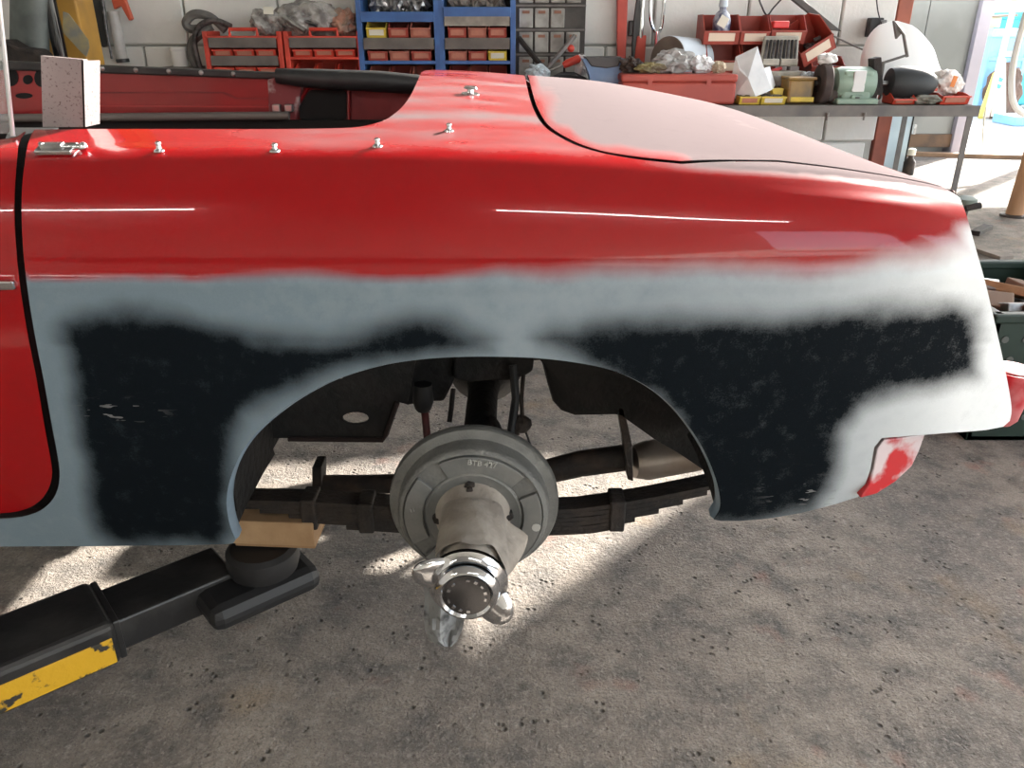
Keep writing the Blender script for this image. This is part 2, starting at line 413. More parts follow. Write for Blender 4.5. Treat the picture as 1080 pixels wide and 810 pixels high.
# ceiling strip lights (their reflections run along the red shoulder of the car)
lamp_on = M('lit_tube', (1, 1, 1), emit=((1.0, 0.97, 0.92), 22.0)); lamp_body = M('white_enamel', (0.8, 0.8, 0.78), rough=0.4)
def strip_light(x0, x1, y, z, lab):
    t = thing('strip_light', ((x0+x1)/2, y, z), lab, 'light', 'ceiling strip lights')
    MB().bbox((x0-0.04, y-0.03, z+0.022), (x1+0.04, y+0.03, z+0.09)).build('batten', lamp_body, t, bevel=0.004)
    MB().cyl((x0, y, z), (x1, y, z), 0.016, n=12).build('tube', lamp_on, t, smooth=True)
    for x in (x0-0.012, x1+0.012): MB().box((x, y, z), (0.024, 0.04, 0.05)).build('end_cap', lamp_body, t)
    for x in (x0+0.3, x1-0.3): MB().cyl((x, y, z+0.09), (x, y, 4.0), 0.006, n=8).build('rod', lamp_body, t)
    return t
TY, TZ = -1.5, 2.75
strip_light(0.02, 1.85, TY, TZ, 'white strip light hanging over the tail side of the car')
strip_light(-3.4, -1.75, TY, TZ, 'white strip light hanging over the door side of the car')

# ------------------------------------------------------------------ the car body surface S(X, a)
def hermite(xs, ys):
    xs = np.array(xs, float); ys = np.array(ys, float); h = np.diff(xs); d = np.diff(ys)/h
    m = np.zeros(len(xs)); m[0], m[-1] = d[0], d[-1]
    m[1:-1] = (d[:-1]*h[1:] + d[1:]*h[:-1])/(h[:-1]+h[1:])
    def f(x):
        x = np.asarray(x, float); i = np.clip(np.searchsorted(xs, x)-1, 0, len(xs)-2)
        t = (x-xs[i])/h[i]
        t = np.clip(t, -0.5, 1.5)
        return ((2*t**3-3*t**2+1)*ys[i] + (t**3-2*t**2+t)*h[i]*m[i] + (-2*t**3+3*t**2)*ys[i+1] + (t**3-t**2)*h[i]*m[i+1])
    return f
YC = 1.79
fY0 = hermite([-1.8, -1.0, -0.65, 0, 0.3, 0.5, 0.65, 0.75, 0.85, 1.0], [1.05, 1.028, 1.022, 1.015, 1.024, 1.040, 1.066, 1.095, 1.135, 1.20])
fZC = hermite([-1.8, -0.65, 0, 0.26, 0.48, 0.61, 0.70, 0.80, 1.0], [1.046, 1.046, 1.046, 1.031, 1.013, 0.992, 0.968, 0.935, 0.86])
fZM = hermite([-1.8, -0.3, -0.1, 0.03, 0.204, 0.294, 0.401, 0.503, 0.636, 0.764, 0.85, 1.0], [1.12, 1.12, 1.117, 1.107, 1.0925, 1.078, 1.0576, 1.034, 0.983, 0.926, 0.880, 0.80])
TF = [0.06, 0.15, 0.30, 0.5, 0.75, 1.0]
def sections(X):
    """X array -> (n, K, 2) control points of the cross-section (Y, Z)"""
    X = np.atleast_1d(np.asarray(X, float)); y0 = fY0(X); zc = fZC(X); zm = fZM(X)
    pts = []
    for dy, z in ((0.100, 0.33), (0.078, 0.40), (0.056, 0.48), (0.032, 0.58), (0.013, 0.69), (0.003, 0.80), (0.0, 0.875), (0.0, 0.895), (0.0035, 0.901)):
        pts.append((y0+dy, np.full_like(X, z)))
    zb = 0.901
    q = np.clip((X-0.45)/0.2, 0, 1); fade = 1-q*q*(3-2*q)
    for dy, f, ab, wt in ((0.008, 0.24, 0.936, 0.7), (0.0185, 0.48, 0.9706, 0.7), (0.034, 0.71, 1.004, 0.35), (0.053, 0.88, 1.0, 0.0), (0.068, 0.965, 1.0, 0.0), (0.086, 1.02, 1.0, 0.0)):
        w_ = wt*fade; pts.append((y0+dy, (zb+(zc-zb)*f)*(1-w_)+ab*w_))
    ye, ze = y0+0.086, zb+(zc-zb)*1.02
    for t in TF: pts.append((ye+(YC-ye)*t, ze+(zm-ze)*(1-(1-t)**2)))
    return np.array([[p[0], p[1]] for p in pts]).transpose(2, 0, 1)
K = 9+6+len(TF)
# arc length of the reference section gives the parameter a
ref = sections([0.0])[0]; ARC = np.concatenate([[0], np.cumsum(np.linalg.norm(np.diff(ref, axis=0), axis=1))]); AMAX = ARC[-1]
def S(X, a):
    X = np.atleast_1d(np.asarray(X, float)); a = np.clip(np.atleast_1d(np.asarray(a, float)), 0, AMAX)
    c = sections(X); n = np.arange(len(X))
    i = np.clip(np.searchsorted(ARC, a, side='right')-1, 0, K-2); h = ARC[i+1]-ARC[i]; t = ((a-ARC[i])/h)[:, None]
    def tan(k):
        k0 = np.clip(k-1, 0, K-1); k1 = np.clip(k+1, 0, K-1)
        hp = np.where(k > 0, ARC[k]-ARC[k0], 1); hn = np.where(k < K-1, ARC[k1]-ARC[k], 1)
        dp = (c[n, k]-c[n, k0])/hp[:, None]; dn = (c[n, k1]-c[n, k])/hn[:, None]
        m = (dp*hn[:, None]+dn*hp[:, None])/(hp+hn)[:, None]
        m = np.where((k == 0)[:, None], dn, m); m = np.where((k == K-1)[:, None], np.stack([dp[:, 0], dp[:, 1]*0], 1), m)
        return m
    m0, m1 = tan(i), tan(i+1); p0, p1 = c[n, i], c[n, i+1]; hh = h[:, None]
    yz = (2*t**3-3*t**2+1)*p0 + (t**3-2*t**2+t)*hh*m0 + (-2*t**3+3*t**2)*p1 + (t**3-t**2)*hh*m1
    return np.column_stack([X, yz])
def Snorm(X, a):
    e = 0.002
    a = np.clip(np.asarray(a, float), e, AMAX-e)
    dx = S(np.asarray(X)+e, a)-S(np.asarray(X)-e, a); da = S(X, a+e)-S(X, a-e)
    nn = np.cross(dx, da); nn /= np.linalg.norm(nn, axis=1)[:, None]
    return nn
def projn(p):
    d = p[:, 1]*CP-(p[:, 2]-H)*SP; up = p[:, 1]*SP+(p[:, 2]-H)*CP
    return np.column_stack([540+FPX*p[:, 0]/d, 405-FPX*up/d])
_gx, _ga = np.meshgrid(np.linspace(-1.7, 0.98, 270), np.linspace(0, AMAX, 260)); _gx = _gx.ravel(); _ga = _ga.ravel(); _gp = projn(S(_gx, _ga))
_gn = Snorm(_gx, _ga); _gv = S(_gx, _ga) - np.array([0, 0, H]); _face = np.einsum('ij,ij->i', _gn, _gv)
_ok = _face < 0
def inv(u, v):
    d = (_gp[:, 0]-u)**2+(_gp[:, 1]-v)**2; d = np.where(_ok, d, 1e9); k = int(np.argmin(d)); x, a = _gx[k], _ga[k]
    for _ in range(6):
        p = projn(S([x], [a]))[0]; e = 1e-4
        jx = (projn(S([x+e], [a]))[0]-p)/e; ja = (projn(S([x], [a+e]))[0]-p)/e
        J = np.column_stack([jx, ja]); r = np.array([u, v])-p
        if abs(np.linalg.det(J)) < 1e3: break
        st = np.linalg.solve(J, r); st = np.clip(st, -0.02, 0.02); x += st[0]; a = min(max(a+st[1], 0), AMAX)
    return (x, a)
def dens(pts, step=0.012, closed=False):
    out = []; q = list(pts)+([pts[0]] if closed else [])
    for (x0, y0), (x1, y1) in zip(q[:-1], q[1:]):
        k = max(1, int(math.hypot(x1-x0, y1-y0)/step))
        for j in range(k): out.append((x0+(x1-x0)*j/k, y0+(y1-y0)*j/k))
    if not closed: out.append(q[-1])
    return out
def smooth_px(pts, n=6):
    """Catmull-Rom through pixel points"""
    out = []; m = len(pts)
    for i in range(m-1):
        p0 = pts[max(i-1, 0)]; p1 = pts[i]; p2 = pts[i+1]; p3 = pts[min(i+2, m-1)]
        for j in range(n):
            t = j/n
            out.append(tuple(0.5*((2*p1[k])+(-p0[k]+p2[k])*t+(2*p0[k]-5*p1[k]+4*p2[k]-p3[k])*t*t+(-p0[k]+3*p1[k]-3*p2[k]+p3[k])*t**3) for k in (0, 1)))
    out.append(pts[-1]); return out
def inside(poly, x, y):
    c = False; n = len(poly); j = n-1
    for i in range(n):
        xi, yi = poly[i]; xj, yj = poly[j]
        if (yi > y) != (yj > y) and x < (xj-xi)*(y-yi)/(yj-yi)+xi: c = not c
        j = i
    return c
def cdt(outline, step):
    """outline in (X, a) -> triangulated param points"""
    n = len(outline); vs_ = [Vector(p) for p in outline]; ed = [(i, (i+1) % n) for i in range(n)]
    ox = np.array(outline); xs = np.arange(ox[:, 0].min()+step/2, ox[:, 0].max(), step); as_ = np.arange(ox[:, 1].min()+step/2, ox[:, 1].max(), step)
    gx, ga = np.meshgrid(xs, as_); gx = gx.ravel(); ga = ga.ravel()
    ins = np.zeros(len(gx), bool); j = n-1
    for i in range(n):
        xi, yi = outline[i]; xj, yj = outline[j]
        if yi != yj:
            cr = ((yi > ga) != (yj > ga)) & (gx < (xj-xi)*(ga-yi)/(yj-yi)+xi); ins ^= cr
        j = i
    # keep clear of the rim
    gx = gx[ins]; ga = ga[ins]; md = np.full(len(gx), 1e9)
    for p in outline: md = np.minimum(md, (gx-p[0])**2+(ga-p[1])**2)
    keep = md > (0.45*step)**2; gx = gx[keep]; ga = ga[keep]
    vs_ += [Vector((x, a)) for x, a in zip(gx, ga)]
    r = delaunay_2d_cdt(vs_, ed, [], 1, 1e-7)
    return np.array([(v.x, v.y) for v in r[0]]), [tuple(f) for f in r[2]]

def seg_dist(p, poly, closed=True):
    p = np.asarray(p); d = np.full(len(p), 1e9); n = len(poly)
    for i in range(n if closed else n-1):
        a = np.array(poly[i], float); b = np.array(poly[(i+1) % n], float); ab = b-a
        t = np.clip(((p-a)@ab)/max(ab@ab, 1e-9), 0, 1)
        d = np.minimum(d, np.linalg.norm(p-(a+t[:, None]*ab), axis=1))
    return d
def inside_n(p, poly):
    ins = np.zeros(len(p), bool); n = len(poly); j = n-1
    for i in range(n):
        xi, yi = poly[i]; xj, yj = poly[j]
        if yi != yj: ins ^= ((yi > p[:, 1]) != (yj > p[:, 1])) & (p[:, 0] < (xj-xi)*(p[:, 1]-yi)/(yj-yi)+xi)
        j = i
    return ins
def sm(x, a, b): t = np.clip((x-a)/(b-a), 0, 1); return t*t*(3-2*t)
BLK_L = [(72, 345), (110, 336), (180, 341), (230, 353), (290, 362), (340, 365), (400, 353), (440, 342), (470, 346), (500, 358), (518, 368), (490, 373), (450, 372), (400, 376.5), (355, 389), (312, 408), (278, 425), (258, 440), (248, 470), (243, 500), (236, 530), (240, 562), (232, 573), (125, 573), (106, 560), (96, 520), (89, 480), (80, 430), (74, 390)]
BLK_R = [(572, 360), (585, 352), (620, 346), (700, 343), (800, 341), (900, 335), (960, 327), (1010, 324), (1024, 334), (1030, 395), (990, 404), (940, 412), (905, 427), (886, 450), (879, 480), (872, 512), (856, 540), (800, 556), (742, 556), (747, 520), (738, 482), (718, 450), (690, 421), (650, 394), (612, 376)]
def paint_attrs(me, p3, flat_dust=None):
    uv = projn(p3); u, v = uv[:, 0], uv[:, 1]; N = len(u)
    nz = np.array([noise.noise(Vector((x*9, y*2, z*9))) for x, y, z in p3]); nz2 = np.array([noise.noise(Vector((x*30, y*5, z*30))) for x, y, z in p3])
    edge = np.interp(u, [0, 200, 300, 420, 520, 650, 800, 920, 980, 1030], [295, 296, 294, 297, 293, 293, 292, 291, 284, 262])
    wid = np.interp(u, [0, 200, 320, 420, 500, 600, 900, 980, 1060], [5, 6, 16, 9, 14, 26, 30, 36, 40])
    primer = sm(v + nz*wid*0.35 + nz2*1.5, edge-wid, edge+wid*0.35)
    primer = np.maximum(primer, sm(u + nz*10, 1000, 1030)*sm(v, 226, 246))
    guide = np.zeros(N)
    for poly in (BLK_L, BLK_R):
        d = seg_dist(uv, poly); d = np.where(inside_n(uv, poly), d, -d)
        guide = np.maximum(guide, sm(d + nz*9 + nz2*4, np.where(v < 362, -30.0, -20.0), 15.0))
    guide *= (v > 305)
    top = p3[:, 2] - fZC(p3[:, 0])
    st_ = np.array([noise.noise(Vector((x*3.5, y*16, 3))) + 0.5*noise.noise(Vector((x*14, y*40, 9))) for x, y, z in p3])
    dust_sheen = sm(top, -0.004, 0.012)*sm(p3[:, 0], -0.55, -0.25)*(1-sm(p3[:, 0], 0.05, 0.22))*np.clip(0.42+0.55*st_, 0, 0.85)  # pale deck streaks: sunlit sheen put into the colour
    dust_sheen = np.maximum(dust_sheen, sm(top, -0.010, 0.002)*sm(p3[:, 0], 0.14, 0.28)*0.97)
    white = np.interp(u, [250, 500, 700, 850, 950, 1015], [0.0, 0.08, 0.17, 0.32, 0.62, 1.0])*(v > 215)  # white spray plus the tail's strong light, put into the colour
    crackle = sm(top, -0.012, 0.002)*(p3[:, 0] < -0.28)*1.0
    scratch = np.exp(-(((u-128)/32)**2+((v-434)/8)**2)) + np.exp(-(((u-845)/28)**2+((v-520)/14)**2))
    rv = u > 905
    if flat_dust is not None: primer[:] = 0; guide[:] = 0; white[:] = 0; crackle[:] = 0; scratch[:] = 0; dust_sheen = flat_dust(p3, uv, nz, nz2)
    for nm, arr in (('primer', primer), ('guide', guide), ('dust_sheen', dust_sheen), ('white', white), ('crackle', crackle), ('scratch', np.clip(scratch*1.4, 0, 1))):
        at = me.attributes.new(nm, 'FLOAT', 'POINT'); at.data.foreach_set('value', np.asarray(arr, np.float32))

def panel(name, outline, step, parent, mat, th=0.0022, lift=0.0, attrs=True, flat_dust=None, mirror=False, both=False):
    pts, tris = cdt(outline, step)
    p3 = S(pts[:, 0], pts[:, 1]); nn = Snorm(pts[:, 0], pts[:, 1]); p3 = p3 + nn*lift
    # orient triangles outward
    f = []
    for t in tris:
        a, b, c = p3[t[0]], p3[t[1]], p3[t[2]]
        f.append(t if np.dot(np.cross(b-a, c-a), nn[t[0]]) > 0 else t[::-1])
    cnt = {}
    for t in f:
        for i in range(3): e = (t[i], t[(i+1) % 3]); cnt[e] = cnt.get(e, 0)+1
    rim = [e for e in cnt if (e[1], e[0]) not in cnt]
    n = len(p3); allp = np.vstack([p3, p3-nn*th]); alln = np.vstack([nn, -nn])
    faces = list(f)+[tuple(n+i for i in reversed(t)) for t in f]+[(b, a, n+a, n+b) for a, b in rim]
    def mir(pp): q = pp.copy(); q[:, 1] = 2*YC-q[:, 1]; return q
    if both:
        m = len(allp); mp = mir(allp); mn = alln.copy(); mn[:, 1] *= -1
        faces += [tuple(m+i for i in reversed(t)) for t in faces]; allp = np.vstack([allp, mp]); alln = np.vstack([alln, mn])
    if mirror:
        allp = mir(allp); alln = alln.copy(); alln[:, 1] *= -1; faces = [tuple(reversed(t)) for t in faces]
    org = np.array(ORG[parent])
    me = bpy.data.meshes.new(name); me.from_pydata([tuple(p) for p in allp-org], [], faces)
    for p in me.polygons: p.use_smooth = True
    if attrs:
        pa = allp.copy(); pa[:, 1] = np.minimum(pa[:, 1], 2*YC-pa[:, 1]); paint_attrs(me, pa, flat_dust)
    me.normals_split_custom_set_from_vertices([tuple(x) for x in alln])
    me.materials.append(mat)
    o = bpy.data.objects.new(name, me); COL.objects.link(o); o.parent = parent; ORG[o] = ORG[parent]
    return o

car = thing('sports_car', (0, YC, 0), 'red open sports car with primed rear wing and its wheel off', 'car')
# --- outlines in photo pixels
L_EDGE = smooth_px([(36, 137), (30, 150), (25, 180), (23, 205), (23, 235), (25, 270), (30, 312), (38, 360), (46, 400), (55, 450), (61, 482), (63, 503), (59, 521), (48, 535), (30, 544), (0, 548), (-60, 550)], 3)
SILL = [(-60, 578), (0, 576.5), (100, 576), (200, 575), (238, 574), (246, 573)]
ARCH = smooth_px([(248, 570), (243, 558), (240, 545), (238.5, 530), (240.5, 513), (246.5, 494), (256, 475), (270, 457), (290, 439), (315, 421), (345, 404.5), (375, 393), (410, 384), (450, 378.5), (490, 376.3), (530, 376.3), (570, 378), (608, 382.5), (640, 389), (667, 399), (692, 414), (713, 433), (731, 456), (745, 480), (755, 505), (759.5, 525), (759, 538), (753, 548)], 4)
BOT_R = [(760, 549.5), (780, 549.5), (810, 547), (845, 541), (880, 532), (905, 524), (912, 513), (918, 495), (922, 472), (930, 462), (960, 459.5), (1000, 456.5), (1040, 453.5), (1058, 450)]
TAIL = smooth_px([(1065, 444), (1067, 432), (1064, 410), (1057, 375), (1048, 335), (1039, 297), (1028, 258), (1019, 226), (1012, 209)], 4)
COCK = smooth_px([(446, 73), (441, 84), (436, 95), (431, 104), (424, 113), (416, 120), (407, 126), (396, 130), (380, 133.5), (360, 135), (300, 136), (200, 136), (100, 136), (60, 136.5), (36, 137)], 3)
SHUT = smooth_px([(554, 82), (556, 92), (560, 108), (566, 122), (574, 133), (586, 142), (604, 151.5), (622, 158), (645, 163.5), (680, 169), (720, 173)], 3)
iv = lambda L: [inv(*p) for p in L]
arch_p = iv(ARCH); tail_p = iv(TAIL); cock_p = iv(COCK); shut_p = iv(SHUT)
xs_, as_ = shut_p[-1]
def a_of_y(X, y):
    aa = np.linspace(ARC[10], AMAX, 400); yy = S(np.full(400, X), aa)[:, 1]; return float(np.interp(y, yy, aa))
xt = tail_p[-1][0]
shut_tail = [(xs_+(xt-0.012-xs_)*k/8, 0) for k in range(1, 9)]
y_end = S([xs_], [as_])[0][1]
shut_tail = [(x, a_of_y(x, y_end+((1.150+0.06*max(0, x-0.5))-y_end)*min(1, (k+1)/3))) for k, (x, _) in enumerate(shut_tail)]
tail_in = (xt+0.004, a_of_y(xt, 1.155))
XCK, XSH = cock_p[0][0], shut_p[0][0]
center_edge = [(XSH, AMAX), (XCK, AMAX)]
wing_outline = iv(L_EDGE)+iv(SILL)+arch_p+iv(BOT_R)+tail_p+list(reversed(shut_tail))+list(reversed(shut_p))+center_edge+cock_p[:-1]
wing_outline = dens(wing_outline, 0.010, True)
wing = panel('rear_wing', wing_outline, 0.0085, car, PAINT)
wing['label'] = 'red and primed near rear wing with sprayed black guide coat'
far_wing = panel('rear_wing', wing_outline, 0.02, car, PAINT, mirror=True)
# boot lid
gap = 0.0075
def offset_in(pts):
    out = []
    for i, p in enumerate(pts):
        a = np.array(pts[max(i-1, 0)]); b = np.array(pts[min(i+1, len(pts)-1)]); t = (b-a)/np.linalg.norm(b-a)
        n = np.array([-t[1], t[0]]); out.append((p[0]+n[0]*gap, p[1]+n[1]*gap))
    return out
lid_edge = offset_in(shut_p+shut_tail)
lid_edge[0] = (lid_edge[0][0], AMAX) if lid_edge[0][1] > AMAX-0.02 else lid_edge[0]
rear_e = []
xe, ae = lid_edge[-1]
for k in range(1, 11):
    t = k/10; rear_e.append((xe+0.185*math.sin(t*math.pi/2)**0.8, ae+(AMAX-ae)*t))
lid_outline = dens(([(lid_edge[0][0], AMAX)] if lid_edge[0][1] < AMAX else [])+lid_edge+rear_e, 0.012, True)
def lid_dust(p3, uv, nz, nz2):
    d = np.full(len(p3), 1.02)+nz*0.10+nz2*0.08
    u, v = uv[:, 0], uv[:, 1]
    sd_ = seg_dist(uv, SHUT, False)
    d -= (1-sm(sd_+nz2*6, 2, 16))*0.75
    d -= np.exp(-(((u-572)/16)**2+((v-108)/16)**2))*0.5*(nz > -0.1)
    return d
lid = panel('boot_lid', lid_outline, 0.014, car, PAINT, lift=0.001, both=True, flat_dust=lid_dust)
lid['label'] = 'dusty pink sanded boot lid'
# dark gutter below the boot shut line
sp = [S([x], [a])[0] for x, a in shut_p+shut_tail]; si = [S([x], [a])[0] for x, a in [(p[0], p[1]) for p in offset_in(offset_in(offset_in(shut_p+shut_tail)))]]
gm = MB(); gm.grid([[Vector(p)-Vector((0, 0, 0.002)) for p in sp], [Vector(p)-Vector((0, 0, 0.03)) for p in sp], [Vector(p)-Vector((0, 0, 0.03)) for p in si]])
gm.build('boot_gutter', black_gap, car)
# arch flange (turned-in lip)
ap3 = [Vector(S([x], [a])[0]) for x, a in arch_p]
cen = Vector((-0.07, 0, 0.56))
fl = []
for p in ap3:
    d = Vector((p.x-cen.x, 0, p.z-cen.z)).normalized(); fl.append((p+Vector((0, 0.002, 0)), p+Vector((0, 0.010, 0))-d*0.004, p+Vector((0, 0.030, 0))-d*0.002))
lip = MB().grid([[f[k] for f in fl] for k in range(3)]).build('arch_lip', M('primer_blue', (0.20, 0.27, 0.33), (0.15, 0.21, 0.26), 30, rough=0.5), car, smooth=True)
# inner wheel arch liner following the arch
rows = [[p+Vector((0, dy, 0))+Vector((p.x-cen.x, 0, p.z-cen.z))*k for p in ap3] for dy, k in ((0.012, 0.012), (0.05, 0.03), (0.12, 0.045), (0.22, 0.05), (0.30, 0.045))]
nA = len(ap3)
rows_f = [r[:] for r in rows]
MB().grid(rows_f).build('wheel_arch_liner', under, car, smooth=True)
MB().grid([[Vector((p.x, 2*YC-p.y, p.z)) for p in r] for r in rows_f[:4]]).build('wheel_arch_liner', under, car, smooth=True)
# door
D_EDGE = smooth_px([(27, 139), (20, 152), (17, 180), (15.5, 205), (15.5, 235), (18, 272), (23, 315), (31, 362), (39, 402), (47, 450), (53, 482), (55, 500), (51, 516), (42, 528), (26, 537), (0, 541), (-60, 543)], 3)
door_out = dens(iv(D_EDGE)+[(-1.3, inv(-60, 543)[1]), (-1.3, inv(-60, 149)[1])]+iv([(-60, 149), (0, 148), (16, 146)]), 0.012, True)
def no_dust(p3, uv, nz, nz2): return np.zeros(len(p3))
door = panel('door', door_out, 0.014, car, PAINT, flat_dust=no_dust, lift=0.001)
door['label'] = 'red door, only its rear edge in view'
panel('far_door', door_out, 0.04, car, PAINT, flat_dust=no_dust, mirror=True)
q = [Vector(S([inv(u, v)[0]], [inv(u, v)[1]])[0]) for u, v in ((18, 299.5), (-40, 299.5))]
MB().box((q[0]+q[1])/2+Vector((0, -0.004, 0)), ((q[0]-q[1]).length, 0.010, 0.013)).build('trim_strip', chrome, door, bevel=0.003)
# jamb behind the door gap
jp = [Vector(S([x], [a])[0]) for x, a in iv(L_EDGE)]
MB().grid([[p+Vector((0.02, 0.006, 0)) for p in jp], [p+Vector((0.02, 0.03, 0)) for p in jp], [p+Vector((-0.05, 0.03, 0)) for p in jp]]).build('door_jamb', black_gap, car)
# rear panel across the tail
tp3 = [Vector(S([x], [a])[0]) for x, a in tail_p]; tp3.append(Vector(S([tail_in[0]], [tail_in[1]])[0]))
tp3 = list(reversed(tp3)); rows = []
nt = len(tp3)
for i, p in enumerate(tp3):
    t = i/(nt-1); r = []
    for k in range(17):
        s_ = k/16; bl = 1-(2*s_-1)**4 if False else 1-abs(2*s_-1)**2.6
        r.append(Vector((p.x+(0.16*(1-t)+0.05*t)*bl, p.y+(2*YC-2*p.y)*s_, p.z-(0.085*bl)*max(0, 1-t*2.2)+(0.03*bl if i == 0 else 0))))
    rows.append(r)
MB().grid(rows).build('rear_panel', M('plain_red_paint', (0.36, 0.008, 0.011), rough=0.2, coat=0.5), car, smooth=True)
# boot floor / underbody / cockpit tub
ub = MB(); ub.bbox((-0.46, 1.34, 0.70), (0.74, 2.24, 0.715)); ub.build('boot_floor', under, car)
MB().bbox((-1.7, 1.12, 0.47), (-0.46, 2.46, 0.485)).build('floor_pan', under, car)
MB().bbox((-0.47, 1.12, 0.47), (-0.455, 2.46, 0.86)).build('heelboard', under, car)
cb = MB().bbox((-0.46, 1.24, 0.860), (-0.13, 2.34, 0.870)); cb.bbox((-0.14, 1.24, 0.72), (-0.125, 2.34, 1.05)); cb.build('rear_shelf', vinyl, car)
# red tail lamp plinth at the lower tail corner
tl = MB(); c0 = P(1066, 394, 1.165); tl.lathe(c0-Vector((0, 0, 0.085)), (0.05, 0, 1), [(0.020, 0.0), (0.027, 0.010), (0.030, 0.04), (0.034, 0.080), (0.036, 0.092)], 24)
tlo = tl.build('tail_lamp_plinth', M('pink_mottled_red', (0.45, 0.02, 0.03), (0.55, 0.16, 0.17), 30, rough=0.35), car, smooth=True)  # red mottled with pink
MB().lathe(c0+Vector((0.002, 0, 0.009)), (0.05, 0, 1), [(0.030, 0.0), (0.024, 0.003), (0.012, 0.001)], 24).build('lamp_seat', lens_pink, tlo, smooth=True)
# rear valance (red and white piece below the wing)
vo = [(916, 512), (921, 495), (925, 474), (932, 464), (976, 458), (970, 475), (962, 492), (945, 508), (925, 521), (907, 526)]
vp = [P(u, v, 1.075+0.0006*(u-905)) for u, v in vo]
ncut = len(vp)
va = MB().prism(vp, (0.0, 0.03, 0)); va.build('rear_valance', M('half_sprayed_red', (0.50, 0.015, 0.02), (0.62, 0.52, 0.53), 16, rough=0.35, lo=0.47, hi=0.57), car, bevel=0.003)
MB().grid([[p+Vector((0, 0.03, 0)) for p in vp[4:]], [Vector((p.x+0.03, 2*YC-1.2, p.z+0.02)) for p in vp[4:]]]).build('valance_apron', under, car)

# ------------------------------------------------------------------ cockpit, far side
YF = 2.36
def slab(name, px, Y, th, mat, parent=car, bevel=0.0):
    return MB().prism([P(u, v, Y) for u, v in px], (0, th, 0)).build(name, mat, parent, bevel=bevel)
fd = slab('door_inner', [(-60, 66), (294, 82), (298, 140), (-60, 140)], YF, 0.03, red_int)
slab('pressing_line', [(100, 97), (236, 97), (250, 103), (290, 104), (290, 105.5), (248, 104.5), (234, 98.5), (100, 98.5)], YF-0.002, 0.004, red_int2, fd)
slab('pressing_line', [(100, 111), (285, 112), (285, 113.5), (100, 112.5)], YF-0.003, 0.005, M('worn_red_edge', (0.40, 0.03, 0.03), rough=0.4), fd)
for u, v, ru, rv in ((12, 82, 7, 9), (44, 82, 8, 10), (29, 84, 5, 5), (25, 101, 9, 3)):
    MB().prism([P(u+ru*math.cos(t), v+rv*math.sin(t), YF-0.003) for t in [k*math.pi/8 for k in range(16)]], (0, 0.006, 0)).build('access_hole', black_gap, fd)
slab('door_cap', [(-60, 62), (100, 69), (294, 77), (294, 84), (100, 77), (-60, 72)], YF-0.012, 0.05, vinyl, bevel=0.004)
for u in (108, 143, 178, 212, 246): MB().lathe(P(u, 72+(u-100)*0.042, YF-0.012), (0, -1, 0), [(0.007, 0), (0.005, 0.003), (0.001, 0.004)], 10).build('stud', chrome_dull, car)
slab('b_post', [(282, 84), (296, 80), (318, 92), (312, 128), (284, 126)], YF-0.016, 0.03, M('chipped_red', (0.20, 0.03, 0.035), (0.42, 0.33, 0.32), 22, rough=0.6, lo=0.52, hi=0.62), bevel=0.003)
for u in (292, 305): MB().box(P(u, 114, YF-0.026), (0.022, 0.02, 0.02)).build('hinge_bolt', chrome_dull, car, bevel=0.003)
iq = slab('quarter_inner', [(306, 84), (450, 84), (450, 150), (300, 150)], YF+0.006, 0.02, red_int2)
slab('quarter_opening', [(316, 112), (325, 97), (328, 95), (362, 95), (365, 98), (365, 125), (362, 127), (319, 127), (316, 124)], YF-0.001, 0.008, black_gap, iq)
fr = [(313, 112), (324, 94), (328, 92), (364, 92), (368, 96), (368, 127), (364, 130), (318, 130), (313, 126), (313, 112)]
MB().tube([P(u, v, YF) for u, v in fr], 0.004, 6).build('opening_rim', red_int, iq)
MB().tube([P(292, 80, YF-0.03), P(330, 83, YF-0.035), P(400, 86, YF-0.03), P(450, 90, YF-0.0)], [0.02, 0.026, 0.028, 0.026], 12).build('hood_roll', vinyl, car, smooth=True)
MB().tube([P(-60, 125, YF-0.05), P(305, 122, YF-0.05)], 0.011, 10).build('sill_rail', M('grey_dull_bar', (0.13, 0.12, 0.11), rough=0.5), car, smooth=True)
slab('cockpit_floor_side', [(-60, 127), (450, 127), (450, 175), (-60, 175)], YF-0.03, 0.02, black_gap)
# near door glass with its chrome rear edge
gl0, gl1 = P(0, 14, 1.16), P(13.5, 141, 1.16)
gd = (gl1-gl0); top = gl0-gd*0.6
MB().prism([gl1, top, top+Vector((-0.4, 0, 0)), gl1+Vector((-0.4, 0, 0))], (0, 0.004, 0)).build('door_glass', glass, car)
MB().tube([gl1+gd*0.02, top], 0.0032, 8).build('glass_channel', M('satin_aluminium', (0.55, 0.55, 0.56), rough=0.3, metal=0.9), car, smooth=True)

# chrome studs and fasteners on the deck edge
def surf(u, v):
    x, a = inv(u, v); return Vector(S([x], [a])[0]), Vector(Snorm([x], [a])[0])
for u, v, h in ((168, 159, 0.014), (290, 159, 0.0115), (398, 154, 0.012), (473.5, 138, 0.012)):
    p, n_ = surf(u, v); ax = (Vector((0, 0, 1))+n_*0.3).normalized()
    MB().lathe(p-ax*0.001, ax, [(0.0075, 0), (0.0068, 0.002), (0.0035, 0.004), (0.0030, h*0.6), (0.0042, h*0.72), (0.0040, h*0.9), (0.0015, h)], 16).build('stud', chrome, car, smooth=True)
p, n_ = surf(496, 99)
fs = MB().lathe(p-n_*0.001, n_, [(0.016, 0), (0.015, 0.002), (0.006, 0.003), (0.005, 0.008), (0.012, 0.010), (0.010, 0.013), (0.002, 0.014)], 20).build('turn_fastener', chrome, car, smooth=True)
p, n_ = surf(61, 160)
